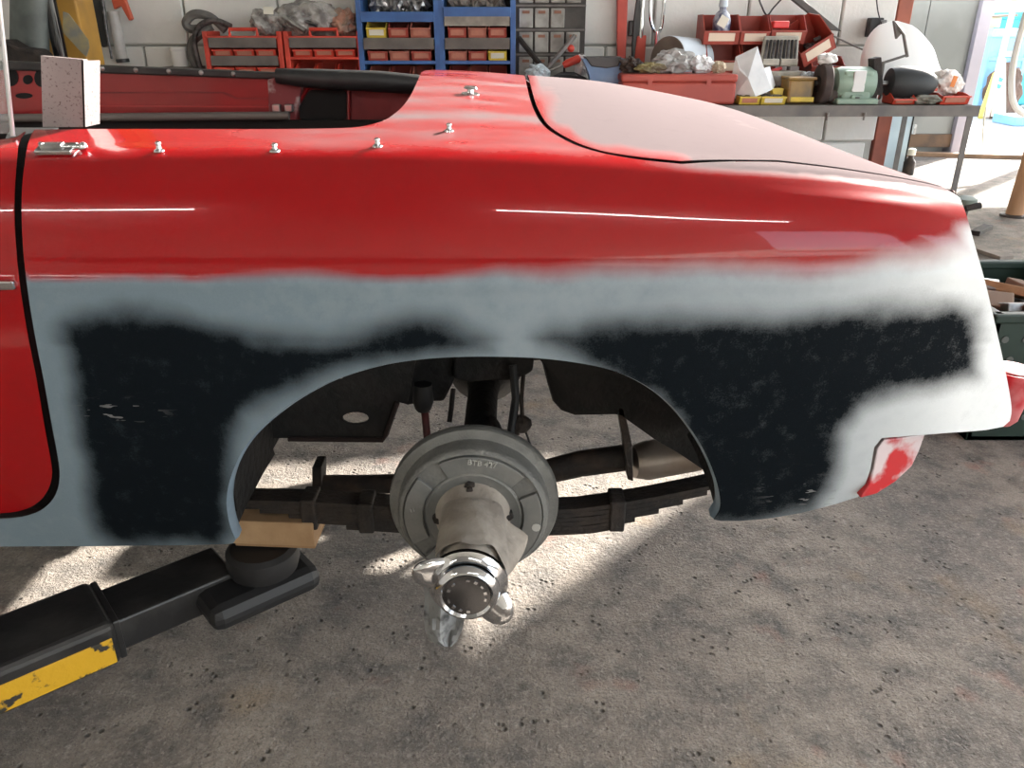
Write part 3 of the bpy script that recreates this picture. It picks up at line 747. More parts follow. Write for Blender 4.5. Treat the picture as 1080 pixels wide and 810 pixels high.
ax = n_; zax = n_.normalized(); xax = Vector((1, 0, 0)); xax = (xax-zax*xax.dot(zax)).normalized(); yax = zax.cross(xax); R = Matrix((xax, yax, zax)).transposed()
sk = MB().rbox(p+n_*0.004, (0.050, 0.026, 0.008), 0.002, R).build('hood_socket', chrome, car)
MB().rbox(p+n_*0.009+Vector((-0.004, 0, 0)), (0.030, 0.012, 0.006), 0.002, R).build('socket_plate', chrome_dull, sk)
MB().cyl(p+n_*0.007+Vector((0.012, 0, 0)), p+n_*0.007+Vector((0.036, 0, 0)), 0.0042, n=12).build('socket_pin', chrome, sk, smooth=True)
MB().lathe(p+n_*0.007+Vector((0.034, 0, 0)), (1, 0, 0), [(0.006, 0), (0.0068, 0.003), (0.005, 0.007), (0.001, 0.009)], 14).build('socket_knob', chrome, sk, smooth=True)
for dx in (-0.018, 0.008): MB().lathe(p+n_*0.011+Vector((dx, 0, 0)), n_, [(0.004, 0), (0.0035, 0.002), (0.0005, 0.003)], 10).build('screw', chrome, sk, smooth=True)

# ------------------------------------------------------------------ brake drum, hub and spinner
AX, AZ, YD = -0.064, 0.468, 1.10      # axle line and drum front face
R0 = 0.143
drum = MB().lathe((AX, YD+0.075, AZ), (0, -1, 0), [(R0*0.90, 0.008), (R0*0.985, 0.010), (R0, 0.014), (R0, 0.026), (R0*0.985, 0.030), (0.131, 0.0315), (0.1265, 0.0335), (0.1250, 0.038), (0.1240, 0.058), (0.1205, 0.0640), (0.1155, 0.0660), (0.1140, 0.0625), (0.05, 0.062)], 72).build('brake_drum', iron, car, smooth=True)
drum['label'] = 'grey cast iron brake drum'
def sector(r0, r1, a0, a1, y0, y1, n=14):
    m = MB(); pts = []
    for r, rev in ((r0, False), (r1, True)):
        seq = [a0+(a1-a0)*k/n for k in range(n+1)]
        if rev: seq.reverse()
        pts += [Vector((AX+r*math.cos(math.radians(a)), y0, AZ+r*math.sin(math.radians(a)))) for a in seq]
    return m.prism(pts, (0, y1-y0, 0))
yF = YD+0.0130
for a0, a1 in ((-48, 24), (42, 118), (140, 208), (224, 300)):
    sector(0.083, 0.113, a0, a1, yF, yF-0.0085).build('face_pad', iron_face, drum, bevel=0.0015)
MB().lathe((AX, yF+0.002, AZ), (0, -1, 0), [(0.081, 0), (0.0805, 0.0045), (0.077, 0.006), (0.072, 0.0045), (0.045, 0.004), (0.02, 0.004)], 56).build('centre_face', iron_face, drum, smooth=True)
for a in (94, 182, 270, 4):
    c = Vector((AX+0.0565*math.cos(math.radians(a)), yF-0.002, AZ+0.0565*math.sin(math.radians(a))))
    b_ = MB().lathe(c, (0, -1, 0), [(0.0105, 0), (0.0105, 0.009), (0.0085, 0.0105)], 6).build('wheel_nut', rust_dark, drum)
    MB().lathe(c+Vector((0, -0.010, 0)), (0, -1, 0), [(0.0055, 0), (0.0055, 0.005), (0.004, 0.006)], 12).build('stud_end', rust_dark, b_, smooth=True)
MB().lathe((AX+0.027, yF-0.0025, AZ+0.052), (0, -1, 0), [(0.0042, 0), (0.0042, 0.0006)], 14).build('adjuster_hole', black_gap, drum)
def text_part(body, size, mat4, ext, mat, parent, name='raised_lettering'):
    cu = bpy.data.curves.new('lettering', 'FONT'); cu.body = body; cu.size = size; cu.extrude = ext; cu.align_x = 'CENTER'; cu.resolution_u = 2
    t = bpy.data.objects.new('lettering', cu); COL.objects.link(t); bpy.context.view_layer.update()
    me = bpy.data.meshes.new_from_object(t.evaluated_get(bpy.context.evaluated_depsgraph_get())); bpy.data.objects.remove(t); bpy.data.curves.remove(cu)
    me.transform(Matrix.Translation(-ORG[parent]) @ mat4); me.materials.clear(); me.materials.append(mat)
    o = bpy.data.objects.new(name, me); COL.objects.link(o); o.parent = parent; ORG[o] = ORG[parent]; return o
def on_face(a, r, y):
    return Matrix.Translation((AX+r*math.cos(math.radians(a)), y, AZ+r*math.sin(math.radians(a)))) @ Matrix.Rotation(math.radians(-(90-a)), 4, 'Y').inverted().inverted() @ Matrix.Rotation(math.radians(90), 4, 'X')
letter_m = M('worn_lettering', (0.46, 0.46, 0.43), rough=0.5, metal=0.2)
text_part('BTB 427', 0.0135, Matrix.Translation((AX+0.016, yF-0.009, AZ+0.098)) @ Matrix.Rotation(math.radians(8), 4, 'Y') @ Matrix.Rotation(math.radians(90), 4, 'X'), 0.0025, letter_m, drum)
MB().lathe((AX+0.104, yF-0.0085, AZ-0.019), (0, -1, 0), [(0.0075, 0), (0.0072, 0.001)], 18).build('cast_mark', letter_m, drum)
text_part('11', 0.010, Matrix.Translation((AX-0.098, yF-0.009, AZ+0.012)) @ Matrix.Rotation(math.radians(-12), 4, 'Y') @ Matrix.Rotation(math.radians(90), 4, 'X'), 0.001, letter_m, drum)
# wire-wheel hub (splined sleeve, dusty)
hub = MB().lathe((AX, yF, AZ), (0, -1, 0), [(0.063, 0.0), (0.061, 0.012), (0.052, 0.022), (0.049, 0.045), (0.0475, 0.085), (0.046, 0.135), (0.043, 0.152), (0.043, 0.170)], 40).build('wheel_hub', hub_dust, car, smooth=True)
# spinner
ysp = 0.945
spn = MB().lathe((AX, ysp, AZ), (0, -1, 0), [(0.030, 0.0), (0.055, 0.002), (0.0585, 0.007), (0.0575, 0.013), (0.050, 0.017), (0.0465, 0.021), (0.0468, 0.029), (0.043, 0.037), (0.038, 0.0400), (0.0335, 0.036)], 64, cap=False).build('knock_off_spinner', chrome, car, smooth=True)
spn['label'] = 'chrome two-eared knock-off wheel spinner'
MB().lathe((AX, ysp-0.0345, AZ), (0, -1, 0), [(0.0345, 0.0), (0.0335, 0.003), (0.022, 0.0045), (0.002, 0.0045)], 40).build('spinner_cap', M('dark_chrome', (0.13, 0.13, 0.135), rough=0.22, metal=1.0), spn, smooth=True)
for ang in (156, -44):
    d = Vector((math.cos(math.radians(ang)), 0, math.sin(math.radians(ang)))); w = Vector((-d.z, 0, d.x)); c = Vector((AX, ysp-0.008, AZ)); yv = Vector((0, -1, 0))
    rows = []
    for r, hw, th, y in ((0.034, 0.032, 0.008, 0.0), (0.048, 0.029, 0.010, 0.003), (0.060, 0.026, 0.010, 0.008), (0.071, 0.021, 0.008, 0.012), (0.079, 0.014, 0.006, 0.013), (0.083, 0.005, 0.003, 0.013)):
        o_ = c+d*r+yv*y
        rows.append([o_+w*hw*math.cos(t)+yv*th*math.sin(t) for t in [2*math.pi*k/16 for k in range(16)]]+[o_+w*hw])
    m_ = MB().grid(rows); m_.poly(rows[-1][:-1]); m_.build('spinner_ear', chrome, spn, smooth=True)
for k in range(14):
    a = math.radians(200+k*24.5)
    if k in (4, 5, 11): continue
    MB().box((AX+0.027*math.cos(a), ysp-0.0390, AZ+0.027*math.sin(a)), (0.005, 0.0014, 0.003+0.0016*(k % 2)), RY(-a+math.pi/2)).build('cast_letter', chrome, spn)
# rag wrapped round the hub, one end hanging below the spinner
rag = thing('rag', (AX, 0.99, 0.318), 'grimy grey rag wrapped round the wheel hub with one end hanging down', 'rag')
rows = []
for i in range(13):
    t = i/12; y = 1.078-0.115*t; r = []
    for j in range(33):
        a = math.radians(-62+215*j/32); fold = math.exp(-((math.degrees(a)+14)/17)**2)
        rad = 0.0535+0.034*fold*(1-t)**0.7+0.004*(1-t)+0.0016*math.sin(j*0.9+t*5)
        r.append(Vector((AX+rad*math.cos(a), y+0.006*math.sin(j*0.5), AZ+rad*math.sin(a))))
    rows.append(r)
MB().shell(rows, (0.0012, 0.0012, -0.0012)).build('wrap', hub_dust, rag, smooth=True)
hang = [(0.0, 447, 497), (0.2, 447, 494), (0.4, 448, 492), (0.6, 447, 491), (0.8, 448, 487), (0.93, 454, 482), (1.0, 466, 476)]
rows = []
for k in range(15):
    t = k/14; l_ = np.interp(t, [h[0] for h in hang], [h[1] for h in hang]); r_ = np.interp(t, [h[0] for h in hang], [h[2] for h in hang]); v = 600+82*t
    rows.append([P(l_+(r_-l_)*j/10, v, 0.975+0.010*math.sin(j*0.9+t*2.2)+0.02*(0 if j < 6 else (j-6)/4)+0.008*noise.noise(Vector((j*0.8, t*9, 2)))) for j in range(11)])
MB().shell(rows, (0.0, 0.003, 0.0)).build('hanging_end', rag_m, rag, smooth=True)

# ------------------------------------------------------------------ axle and suspension
MB().cyl((AX, YD+0.070, AZ), (AX, YD+0.082, AZ), 0.128, n=48).build('backplate', rust_dark, car, smooth=True)
MB().lathe((AX, YD+0.07, AZ), (0, 1, 0), [(0.045, 0), (0.045, 0.05), (0.033, 0.07), (0.033, 0.42), (0.040, 0.48), (0.085, 0.56), (0.10, 0.66), (0.085, 0.76), (0.04, 0.84), (0.033, 0.90), (0.033, 1.22)], 28).build('axle_casing', under, car, smooth=True)
MB().lathe((AX, 2*YC-YD-0.065, AZ), (0, 1, 0), [(0.12, 0), (R0, 0.006), (R0, 0.06), (0.12, 0.07)], 40).build('brake_drum', rust_dark, car, smooth=True)
def leaf_spring(ys, vis=True):
    root = MB(); 
    def zc(x): return np.interp(x, [-0.60, -0.42, -0.25, AX, 0.15, 0.30, 0.42], [0.366, 0.364, 0.352, 0.337, 0.347, 0.378, 0.408])
    eye = MB().cyl((-0.58, ys-0.03, zc(-0.58)), (-0.58, ys+0.03, zc(-0.58)), 0.026, n=16).build('leaf_spring', rust_dark, car, smooth=True)
    for k in range(6):
        a0, a1 = (-0.60+0.055*k, 0.42-0.045*k) if k else (-0.60, 0.42)
        rows = []
        for j in range(15):
            x = a0+(a1-a0)*j/14; z = float(zc(x))-k*0.0100
            rows.append([Vector((x, ys-0.023, z-0.0046)), Vector((x, ys+0.023, z-0.0046)), Vector((x, ys+0.023, z+0.0046)), Vector((x, ys-0.023, z+0.0046)), Vector((x, ys-0.023, z-0.0046))])
        m = MB().grid(rows); m.poly(rows[0][:4]); m.poly(rows[-1][:4]); m.build('leaf', rust_dark, eye)
    for x in (-0.395, -0.285, 0.205):
        MB().rbox((x, ys, float(zc(x))-0.024), (0.030, 0.058, 0.068), 0.004).build('leaf_clip', rust_dark, eye)
    MB().rbox((AX, ys, float(zc(AX))-0.062), (0.14, 0.075, 0.014), 0.003).build('spring_plate', rust_dark, eye)
    for dx in (-0.045, 0.045):
        MB().tube([(AX+dx, ys-0.03, 0.29), (AX+dx, ys-0.03, AZ), (AX+dx*0.5, ys-0.02, AZ+0.04), (AX+dx*0.5, ys+0.02, AZ+0.04), (AX+dx, ys+0.03, AZ), (AX+dx, ys+0.03, 0.29)], 0.006, 6).build('u_bolt', rust_dark, eye)
    for dy in (-0.032, 0.032): MB().rbox((0.425, ys+dy, 0.46), (0.03, 0.006, 0.13), 0.002).build('shackle', rust_dark, eye)
    return eye
leaf_spring(1.335); leaf_spring(2*YC-1.335)
# second bar behind the spring with its bracket, and the silvery tail box
bar = MB().tube([P(338, 511, 1.47), P(380, 511, 1.47), P(420, 510, 1.47), P(500, 507, 1.47), P(570, 499, 1.47), P(612, 489, 1.46), P(664, 482, 1.45)], [0.021, 0.021, 0.021, 0.022, 0.026, 0.028, 0.028], 16).build('exhaust_pipe', rust_brown, car, smooth=True)
MB().prism([P(329, 493, 1.45), P(339, 493, 1.45), P(339, 523, 1.45), P(329, 523, 1.45)], (0, 0.05, 0)).build('pipe_flange', rust_dark, bar, bevel=0.002)
MB().prism([P(651, 430, 1.40), P(658, 430, 1.40), P(667, 470, 1.40), P(668, 508, 1.40), P(662, 506, 1.40), P(658, 470, 1.40)], (0, 0.05, 0)).build('exhaust_hanger', rust_brown, bar, bevel=0.002)
MB().tube([P(668, 487, 1.455), P(680, 486, 1.46), P(735, 476, 1.47), P(748, 474, 1.47)], [0.034, 0.041, 0.041, 0.036], 24).build('silencer', silver_plate, bar, smooth=True)
# inner chassis panel with its hole, axle-side clutter
ip = [(225, 372), (440, 372), (430, 424), (418, 424), (405, 464), (403, 464), (310, 462), (258, 462), (225, 462)]
yi = 1.345
hole = [(375+14*math.cos(t), 441+6.5*math.sin(t)) for t in [2*math.pi*k/14 for k in range(14)]]
vs2 = [Vector(p) for p in ip]+[Vector(p) for p in hole]; n1 = len(ip); n2 = len(hole)
r = delaunay_2d_cdt(vs2, [(i, (i+1) % n1) for i in range(n1)]+[(n1+i, n1+(i+1) % n2) for i in range(n2)], [], 1, 1e-7)
cm = MB(); cm.v = [P(v.x, v.y, yi) for v in r[0]]
for f in r[2]:
    cx = sum(r[0][i].x for i in f)/3; cy = sum(r[0][i].y for i in f)/3
    if not inside(hole, cx, cy): cm.f.append(tuple(f))
chs = cm.build('chassis_side', under, car)
so = chs.modifiers.new('thickness', 'SOLIDIFY'); so.thickness = 0.006
MB().tube([P(304, 463, yi-0.005), P(404, 464, yi-0.005), P(407, 458, yi-0.005), P(419, 424, yi-0.005)], 0.005, 6).build('panel_edge', M('oxide_edge', (0.015, 0.006, 0.005), rough=0.7), chs)
slab('arch_inner', [(560, 370), (700, 392), (764, 470), (768, 505), (744, 497), (716, 478), (690, 463), (655, 438), (620, 432)], 1.40, 0.006, under)
# rounded fuel tank seen behind the axle
tk = [(572, 385), (578, 408), (583, 425), (592, 435), (606, 440), (660, 439), (690, 439), (690, 375), (572, 375)]
slab('fuel_tank', tk, 1.50, 0.40, under, bevel=0.012)
slab('bump_box', [(478, 372), (564, 372), (562, 392), (552, 398), (536, 402), (515, 402), (496, 404), (478, 400)], 1.42, 0.12, under, bevel=0.006)
slab('chassis_rail', [(418, 372), (480, 372), (480, 400), (468, 424), (452, 424), (430, 428), (416, 424)], 1.44, 0.06, under, bevel=0.006)
# damper drop link with rubber boot, red rod, cables
MB().lathe(P(446, 405, 1.36), P(446.5, 436, 1.36)-P(446, 405, 1.36), [(0.017, 0), (0.019, 0.02), (0.020, 0.035), (0.016, 0.05), (0.012, 0.055)], 18).build('damper_boot', rubber, car, smooth=True)
MB().tube([P(448, 434, 1.36), P(453, 485, 1.33)], 0.0072, 10).build('damper_link', M('red_link_rod', (0.13, 0.012, 0.012), (0.05, 0.01, 0.01), 25, rough=0.6), car, smooth=True)
MB().tube([P(541, 385, 1.40), P(544, 420, 1.38), P(537, 470, 1.34), P(534, 500, 1.30)], 0.008, 8).build('brake_hose', rubber, car, smooth=True)
MB().tube([P(552, 395, 1.40), P(550, 420, 1.38), P(551, 445, 1.37)], 0.004, 8).build('handbrake_rod', rust_dark, car)
MB().blob(P(549, 447, 1.37), (0.045, 0.04, 0.038), 3, 0.2, 2, 2).build('handbrake_compensator', rust_dark, car)
MB().tube([P(553, 452, 1.37), P(559, 468, 1.36), P(567, 487, 1.345)], 0.0022, 6).build('handbrake_cable', rubber, car)
MB().tube([P(518, 440, 1.40), P(524, 448, 1.38), P(530, 460, 1.36), P(547, 455, 1.36)], 0.007, 8).build('brake_pipe', rust_dark, car)
MB().blob(P(523, 462, 1.36), (0.035, 0.035, 0.05), 5, 0.2, 2, 2).build('wheel_cylinder_cover', rust_dark, car)
MB().tube([P(478, 410, 1.42), P(476, 430, 1.40), P(474, 445, 1.39)], 0.005, 8).build('bleed_pipe', rust_dark, car)
MB().lathe(P(359, 396, 1.09), (0, -1, 0.3), [(0.005, 0), (0.004, 0.004), (0.001, 0.005)], 10).build('lip_bolt', chrome_dull, car)

# folded bracket standing on the cockpit edge
bk = thing('folded_bracket', P(75, 134, 1.235), 'speckled grey folded metal bracket standing on the red cockpit edge', 'bracket')
f0, f1, f2, f3 = P(45, 134, 1.215), P(90, 134, 1.215), P(88, 64, 1.215), P(43, 60, 1.215)
speck = M('speckled_galvanised', (0.235, 0.195, 0.19), (0.10, 0.065, 0.06), 260, rough=0.6, metal=0.2, lo=0.58, hi=0.68)
MB().prism([f0, f1, f2, f3], (0, 0.003, 0)).build('front_leaf', speck, bk)
MB().prism([f1, f2, f2+Vector((0.002, 0.045, -0.001)), f1+Vector((0.0, 0.045, 0))], (-0.003, 0, 0)).build('side_leaf', speck, bk)
MB().prism([f3, f2, f2+Vector((0.0, 0.012, 0)), f3+Vector((0, 0.012, 0))], (0, 0, 0.0015)).build('top_fold', speck, bk)

# ------------------------------------------------------------------ lift arm, pad and wooden packing
la = thing('lift_arm', (-0.9, 1.1, 0.0), 'worn black car lift arm with yellow painted side reaching under the sill', 'lift arm')
e0, e1 = PZ(222, 576, 0.21), PZ(250, 603, 0.21)
ctr = (e0+e1)/2; d2 = PZ(250, 603, 0.21)-PZ(125, 655, 0.21); d2.z = 0; d2.normalize(); wv = Vector((d2.y, -d2.x, 0)); wid = (e1-e0).length
ang = math.atan2(d2.y, d2.x)
def along(t, dz): return ctr-d2*t+Vector((0, 0, dz))
Ln = 0.62
MB().rbox(along(Ln/2, -0.034), (Ln, wid*0.98, 0.068), 0.005, RZ(ang)).build('inner_arm', arm_black, la)
t0 = (PZ(118, 652, 0.21)-e1).dot(-d2)
MB().rbox(along(t0+0.7, -0.030), (1.4, wid+0.044, 0.095), 0.014, RZ(ang), seg=3).build('outer_arm', arm_black, la)
yel = M('chipped_yellow_paint', (0.60, 0.34, 0.015), (0.03, 0.028, 0.025), 26, rough=0.5, lo=0.535, hi=0.575, detail=10, bump=0.25, bscale=60)
MB().rbox(along(t0+0.70, -0.040)+wv*(wid/2+0.022), (1.38, 0.004, 0.055), 0.0015, RZ(ang)).build('yellow_side', yel, la)
MB().rbox(along(t0-0.004, -0.030), (0.012, wid+0.030, 0.085), 0.003, RZ(ang)).build('arm_collar', arm_black, la)
pc_ = PZ(276, 578, 0.255)
MB().lathe((pc_.x, pc_.y, 0.17), (0, 0, 1), [(0.040, 0), (0.045, 0.030), (0.066, 0.040), (0.072, 0.060), (0.070, 0.084), (0.060, 0.092)], 32).build('lift_pad', rubber, la, smooth=True)
MB().rbox(Vector((pc_.x, pc_.y, 0.172))-d2*0.02, (0.23, 0.125, 0.055), 0.022, RZ(ang)).build('pad_bracket', rubber, la)
wbk = thing('timber_packing', (pc_.x, pc_.y, 0.262), 'pale wooden packing block between the lift pad and the leaf spring', 'wood block')
w0, w1 = P(240, 566, 1.285), P(327, 574, 1.285)
ax_ = (w1-w0); L_ = 0.165; a_ = math.atan2(-(w1.z-w0.z), w1.x-w0.x)
MB().rbox(((w0.x+w1.x)/2, 1.350, 0.298), (abs(w1.x-w0.x)+0.01, 0.09, 0.054), 0.0025, RY(0.03) @ RZ(-0.02)).build('block', wood_raw, wbk)
MB().rbox(((w0.x+w1.x)/2+0.004, 1.350, 0.2685), (abs(w1.x-w0.x), 0.088, 0.006), 0.001, RY(0.03) @ RZ(-0.02)).build('ply_layer', M('ply_edge', (0.30, 0.18, 0.09), rough=0.8), wbk)

# ------------------------------------------------------------------ bench along the block wall
BY0, BY1, BTZ = 3.55, 4.19, 0.904
bsteel = M('grey_angle_iron', (0.11, 0.105, 0.10), (0.17, 0.155, 0.14), 10, rough=0.6)
bench = thing('workbench', (0.2, 3.87, 0), 'long grey steel workbench along the white block wall behind the car', 'workbench')
MB().bbox((-1.7, BY0+0.004, BTZ-0.03), (1.975, BY1, BTZ)).build('bench_top', M('worn_bench_board', (0.20, 0.17, 0.14), (0.11, 0.095, 0.08), 5, rough=0.75), bench)
MB().bbox((-1.7, BY0, BTZ-0.042), (1.98, BY0+0.005, BTZ+0.002)).build('front_rail', bsteel, bench)
for x in (-1.68, 0.35, 1.955):
    for y in (BY0+0.02, BY1-0.03):
        lg = MB().bbox((x-0.012, y-0.003, 0), (x+0.012, y+0.003, BTZ-0.03)); lg.bbox((x+0.008, y, 0), (x+0.012, y+0.025, BTZ-0.03)); lg.build('leg', bsteel, bench)
for u in (873, 912):
    p = P(u, 119, BY0-0.004); MB().lathe(p, (0, 0, -1), [(0.008, 0), (0.008, 0.012), (0.004, 0.013), (0.004, 0.03)], 8).build('bolt', bsteel, bench)
BT = BTZ + 0.002
# --- small parts bins -------------------------------------------------------------
def bin_meshes(w, d, h, lip):
    """open-fronted parts bin, origin bottom centre front at y=0"""
    t = 0.004; m = MB(); hw = w/2
    prof = lambda x: [(x, 0.0, 0.0), (x, d, 0.0), (x, d, h), (x, d*0.34, h), (x, -0.012, lip), ]
    for sx in (-1, 1):
        x = sx*(hw-t); m.prism([Vector(p) for p in prof(x)], (sx*t, 0, 0))
    m.bbox((-hw, 0, 0), (hw, d, t)); m.bbox((-hw, d-t, 0), (hw, d, h))
    m.prism([Vector((-hw, 0, 0)), Vector((-hw, -0.012, lip)), Vector((-hw, -0.008, lip)), Vector((-hw, 0.004, 0))], (w, 0, 0))
    m.box((0, -0.013, lip-0.002), (w, 0.012, 0.006))
    lab = MB().prism([Vector((-hw*0.72, -0.0035-0.002, lip*0.25)), Vector((-hw*0.72, -0.011-0.002, lip*0.85)), Vector((-hw*0.72, -0.011, lip*0.85)), Vector((-hw*0.72, -0.0035, lip*0.25))], (w*0.72, 0, 0))
    con = MB(); rnd = random.Random(int(w*1000))
    for k in range(7):
        con.box((rnd.uniform(-hw*0.7, hw*0.7), rnd.uniform(0.02, d*0.7), lip*0.55+rnd.uniform(0, 0.012)), (0.03, 0.014, 0.014), RZ(rnd.uniform(0, 3)) @ RX(rnd.uniform(-0.5, 0.5)))
    z = Vector((0, 0, 0)); return m.mesh('tub', z), lab.mesh('label_card', z), con.mesh('contents', z)
BINSETS = {}
def parts_bin(loc, rot, w, d, h, lip, mat, lmat, label, group, contents=True):
    key = (round(w, 3), round(d, 3), round(h, 3), round(lip, 3))
    if key not in BINSETS: BINSETS[key] = bin_meshes(w, d, h, lip)
    r = thing('parts_bin', loc, label, 'parts bin', group); r.rotation_euler = rot
    for nm, me, mt in zip(('tub', 'label_card', 'contents'), BINSETS[key], (mat, lmat, steel_bits)):
        if nm == 'contents' and not contents: continue
        o = link_mesh(nm, me, r)
        if not me.materials: me.materials.append(mt)
        o.material_slots[0].link = 'OBJECT'; o.material_slots[0].material = mt
        if nm == 'contents': o['kind'] = 'stuff'
    return r
steel_bits = M('loose_steel_parts', (0.16, 0.15, 0.15), (0.05, 0.05, 0.05), 40, rough=0.45, metal=0.5)
bin_red = M('oxide_red_plastic', (0.36, 0.055, 0.035), (0.28, 0.045, 0.030), 12, rough=0.5)
bin_pink = M('dusty_red_plastic', (0.42, 0.13, 0.085), (0.32, 0.11, 0.08), 20, rough=0.6)
bin_yel = M('yellow_plastic', (0.68, 0.50, 0.06), (0.52, 0.38, 0.05), 14, rough=0.5)
card_pink = M('faded_red_label', (0.52, 0.22, 0.15), (0.42, 0.17, 0.12), 30, rough=0.7)
card_pale = M('pale_label', (0.72, 0.70, 0.60), rough=0.7)
card_cream = M('cream_label', (0.75, 0.62, 0.50), rough=0.7)
blue_rack = M('blue_enamel', (0.045, 0.135, 0.36), (0.035, 0.10, 0.27), 10, rough=0.45)
red_rack = M('bright_red_plastic', (0.62, 0.055, 0.030), (0.48, 0.045, 0.025), 10, rough=0.45)
dark_strip = M('dusty_dark_strip', (0.11, 0.095, 0.085), (0.15, 0.13, 0.115), 12, rough=0.85)
cream_m = M('dusty_card', (0.30, 0.27, 0.23), (0.20, 0.18, 0.155), 16, rough=0.85)
ordn = ['left', 'middle', 'right']
def X4(u, v, Y): return P(u, v, Y).x
def Z4(v, Y): return P(540, v, Y).z
RY_ = 3.93   # front plane of the racks
def blue(u0, u1, which, vsh, strip_rows, yellow, open_top):
    xa, xb = X4(u0, 40, RY_), X4(u1, 40, RY_); zt = Z4(vsh, RY_)
    rk = thing('bin_rack', ((xa+xb)/2, RY_+0.1, BT), which, 'rack', 'blue bin racks')
    for x in (xa, xb): MB().bbox((x-0.012, RY_-0.005, BT), (x+0.012, RY_+0.20, 1.42)).build('side_panel', blue_rack, rk, bevel=0.002)
    MB().bbox((xa, RY_+0.195, BT), (xb, RY_+0.2, 1.42)).build('back_panel', M('dark_rack_back', (0.03, 0.032, 0.036), rough=0.7), rk)
    levels = [zt-0.016, Z4(40, RY_), Z4(64, RY_), Z4(64, RY_)-0.105]
    MB().bbox((xa, RY_-0.008, levels[0]), (xb, RY_+0.19, levels[0]+0.005)).build('shelf', blue_rack, rk)
    MB().bbox((xa+0.01, RY_-0.012, levels[0]-0.012), (xb-0.01, RY_-0.006, levels[0]+0.030)).build('shelf_lip', blue_rack, rk, bevel=0.002)
    MB().bbox((xa+0.012, RY_-0.004, levels[1]-0.006), (xb-0.012, RY_+0.19, levels[1])).build('shelf', blue_rack, rk)
    MB().box(((xa+xb)/2, RY_-0.012, (Z4(40, RY_)+Z4(52, RY_))/2), (xb-xa-0.03, 0.005, Z4(40, RY_)-Z4(52, RY_)), RX(-0.15)).build('label_strip', dark_strip, rk)
    MB().bbox((xa+0.012, RY_-0.008, levels[2]-0.014), (xb-0.012, RY_+0.19, levels[2])).build('shelf', blue_rack, rk)
    MB().bbox((xa+0.012, RY_-0.008, levels[3]-0.014), (xb-0.012, RY_+0.19, levels[3])).build('shelf', blue_rack, rk)
    if open_top is False:
        MB().box(((xa+xb)/2, RY_-0.012, (Z4(16, RY_)+Z4(27.5, RY_))/2), (xb-xa-0.03, 0.005, Z4(16, RY_)-Z4(27.5, RY_)), RX(-0.15)).build('label_strip', cream_m, rk)
    w = (xb-xa-0.05)/3*0.92
    side = 'left-hand' if u0 < 420 else 'right-hand'
    for row, (lv, hh, lip) in enumerate(((levels[1], 0.078, 0.040), (levels[2], 0.060, 0.038), (levels[3], 0.078, 0.040))):
        for c in range(3):
            x = xa+0.025+(xb-xa-0.05)*(c+0.5)/3; ye = (row, c) in yellow
            mt = bin_yel if ye else (bin_red if (row+c+(u0 > 420)) % 2 else bin_pink); lm = (card_pale if ye else card_pink)
            parts_bin((x, RY_+0.006, lv+0.0005), (0, 0, 0), w, 0.16, hh, lip, mt, lm, f"{'yellow' if ye else 'dusty red'} bin, {ordn[c]} in the {['upper', 'middle', 'lower'][row]} row of the {side} blue rack", 'bins in the blue racks')
    return rk, levels[0]+0.005, xa, xb
rkA = blue(380, 461, 'blue steel bin rack beside the red plastic racks', 16, 2, {(0, 0)}, True)
rkB = blue(466, 541, 'blue steel bin rack beside the grey drawer cabinet', 11, 2, {(1, 2)}, False)
# loose metal parts and bags on the top shelves
clear_bag = M('clear_dusty_plastic', (0.50, 0.49, 0.46), (0.22, 0.21, 0.20), 22, rough=0.30, alpha=0.75, lo=0.42, hi=0.6)
foil = M('shiny_scrap', (0.60, 0.60, 0.60), (0.08, 0.08, 0.08), 26, rough=0.3, metal=0.7)
grey_cloth = M('grey_cloth', (0.32, 0.30, 0.27), (0.16, 0.145, 0.13), 9, rough=0.95)
def bag(name, u, v, Y, w, h, d, mat, label, cat, seed, zbase=None, amp=0.35, group=None, rot=None):
    c = P(u, v, Y)
    if zbase is not None: c.z = zbase+h*0.40
    o = MB().blob(c, (w, d, h), seed, amp, 2.2, 4, flat=0.80, rot=rot).build(name, mat, smooth=False)
    return tag(o, label, cat, group)
for (rk, z0, xa, xb), nm in ((rkA, 'left-hand'), (rkB, 'right-hand')):
    for k in range(3):
        x = xa+0.085+(xb-xa-0.17)*k/2
        o = MB().blob((x, RY_+0.09, z0+0.050), (0.10, 0.13, 0.12), 11+k+(5 if nm == 'left-hand' else 0), 0.45, 2.4, 3, flat=0.7).build('scrap_bundle', foil if nm == 'left-hand' else grey_cloth)
        tag(o, f"{'shiny crumpled scrap' if nm == 'left-hand' else 'dull grey wrapped parts bundle'}, {ordn[k]} on top of the {nm} blue rack", 'scrap', 'scrap on the blue racks')
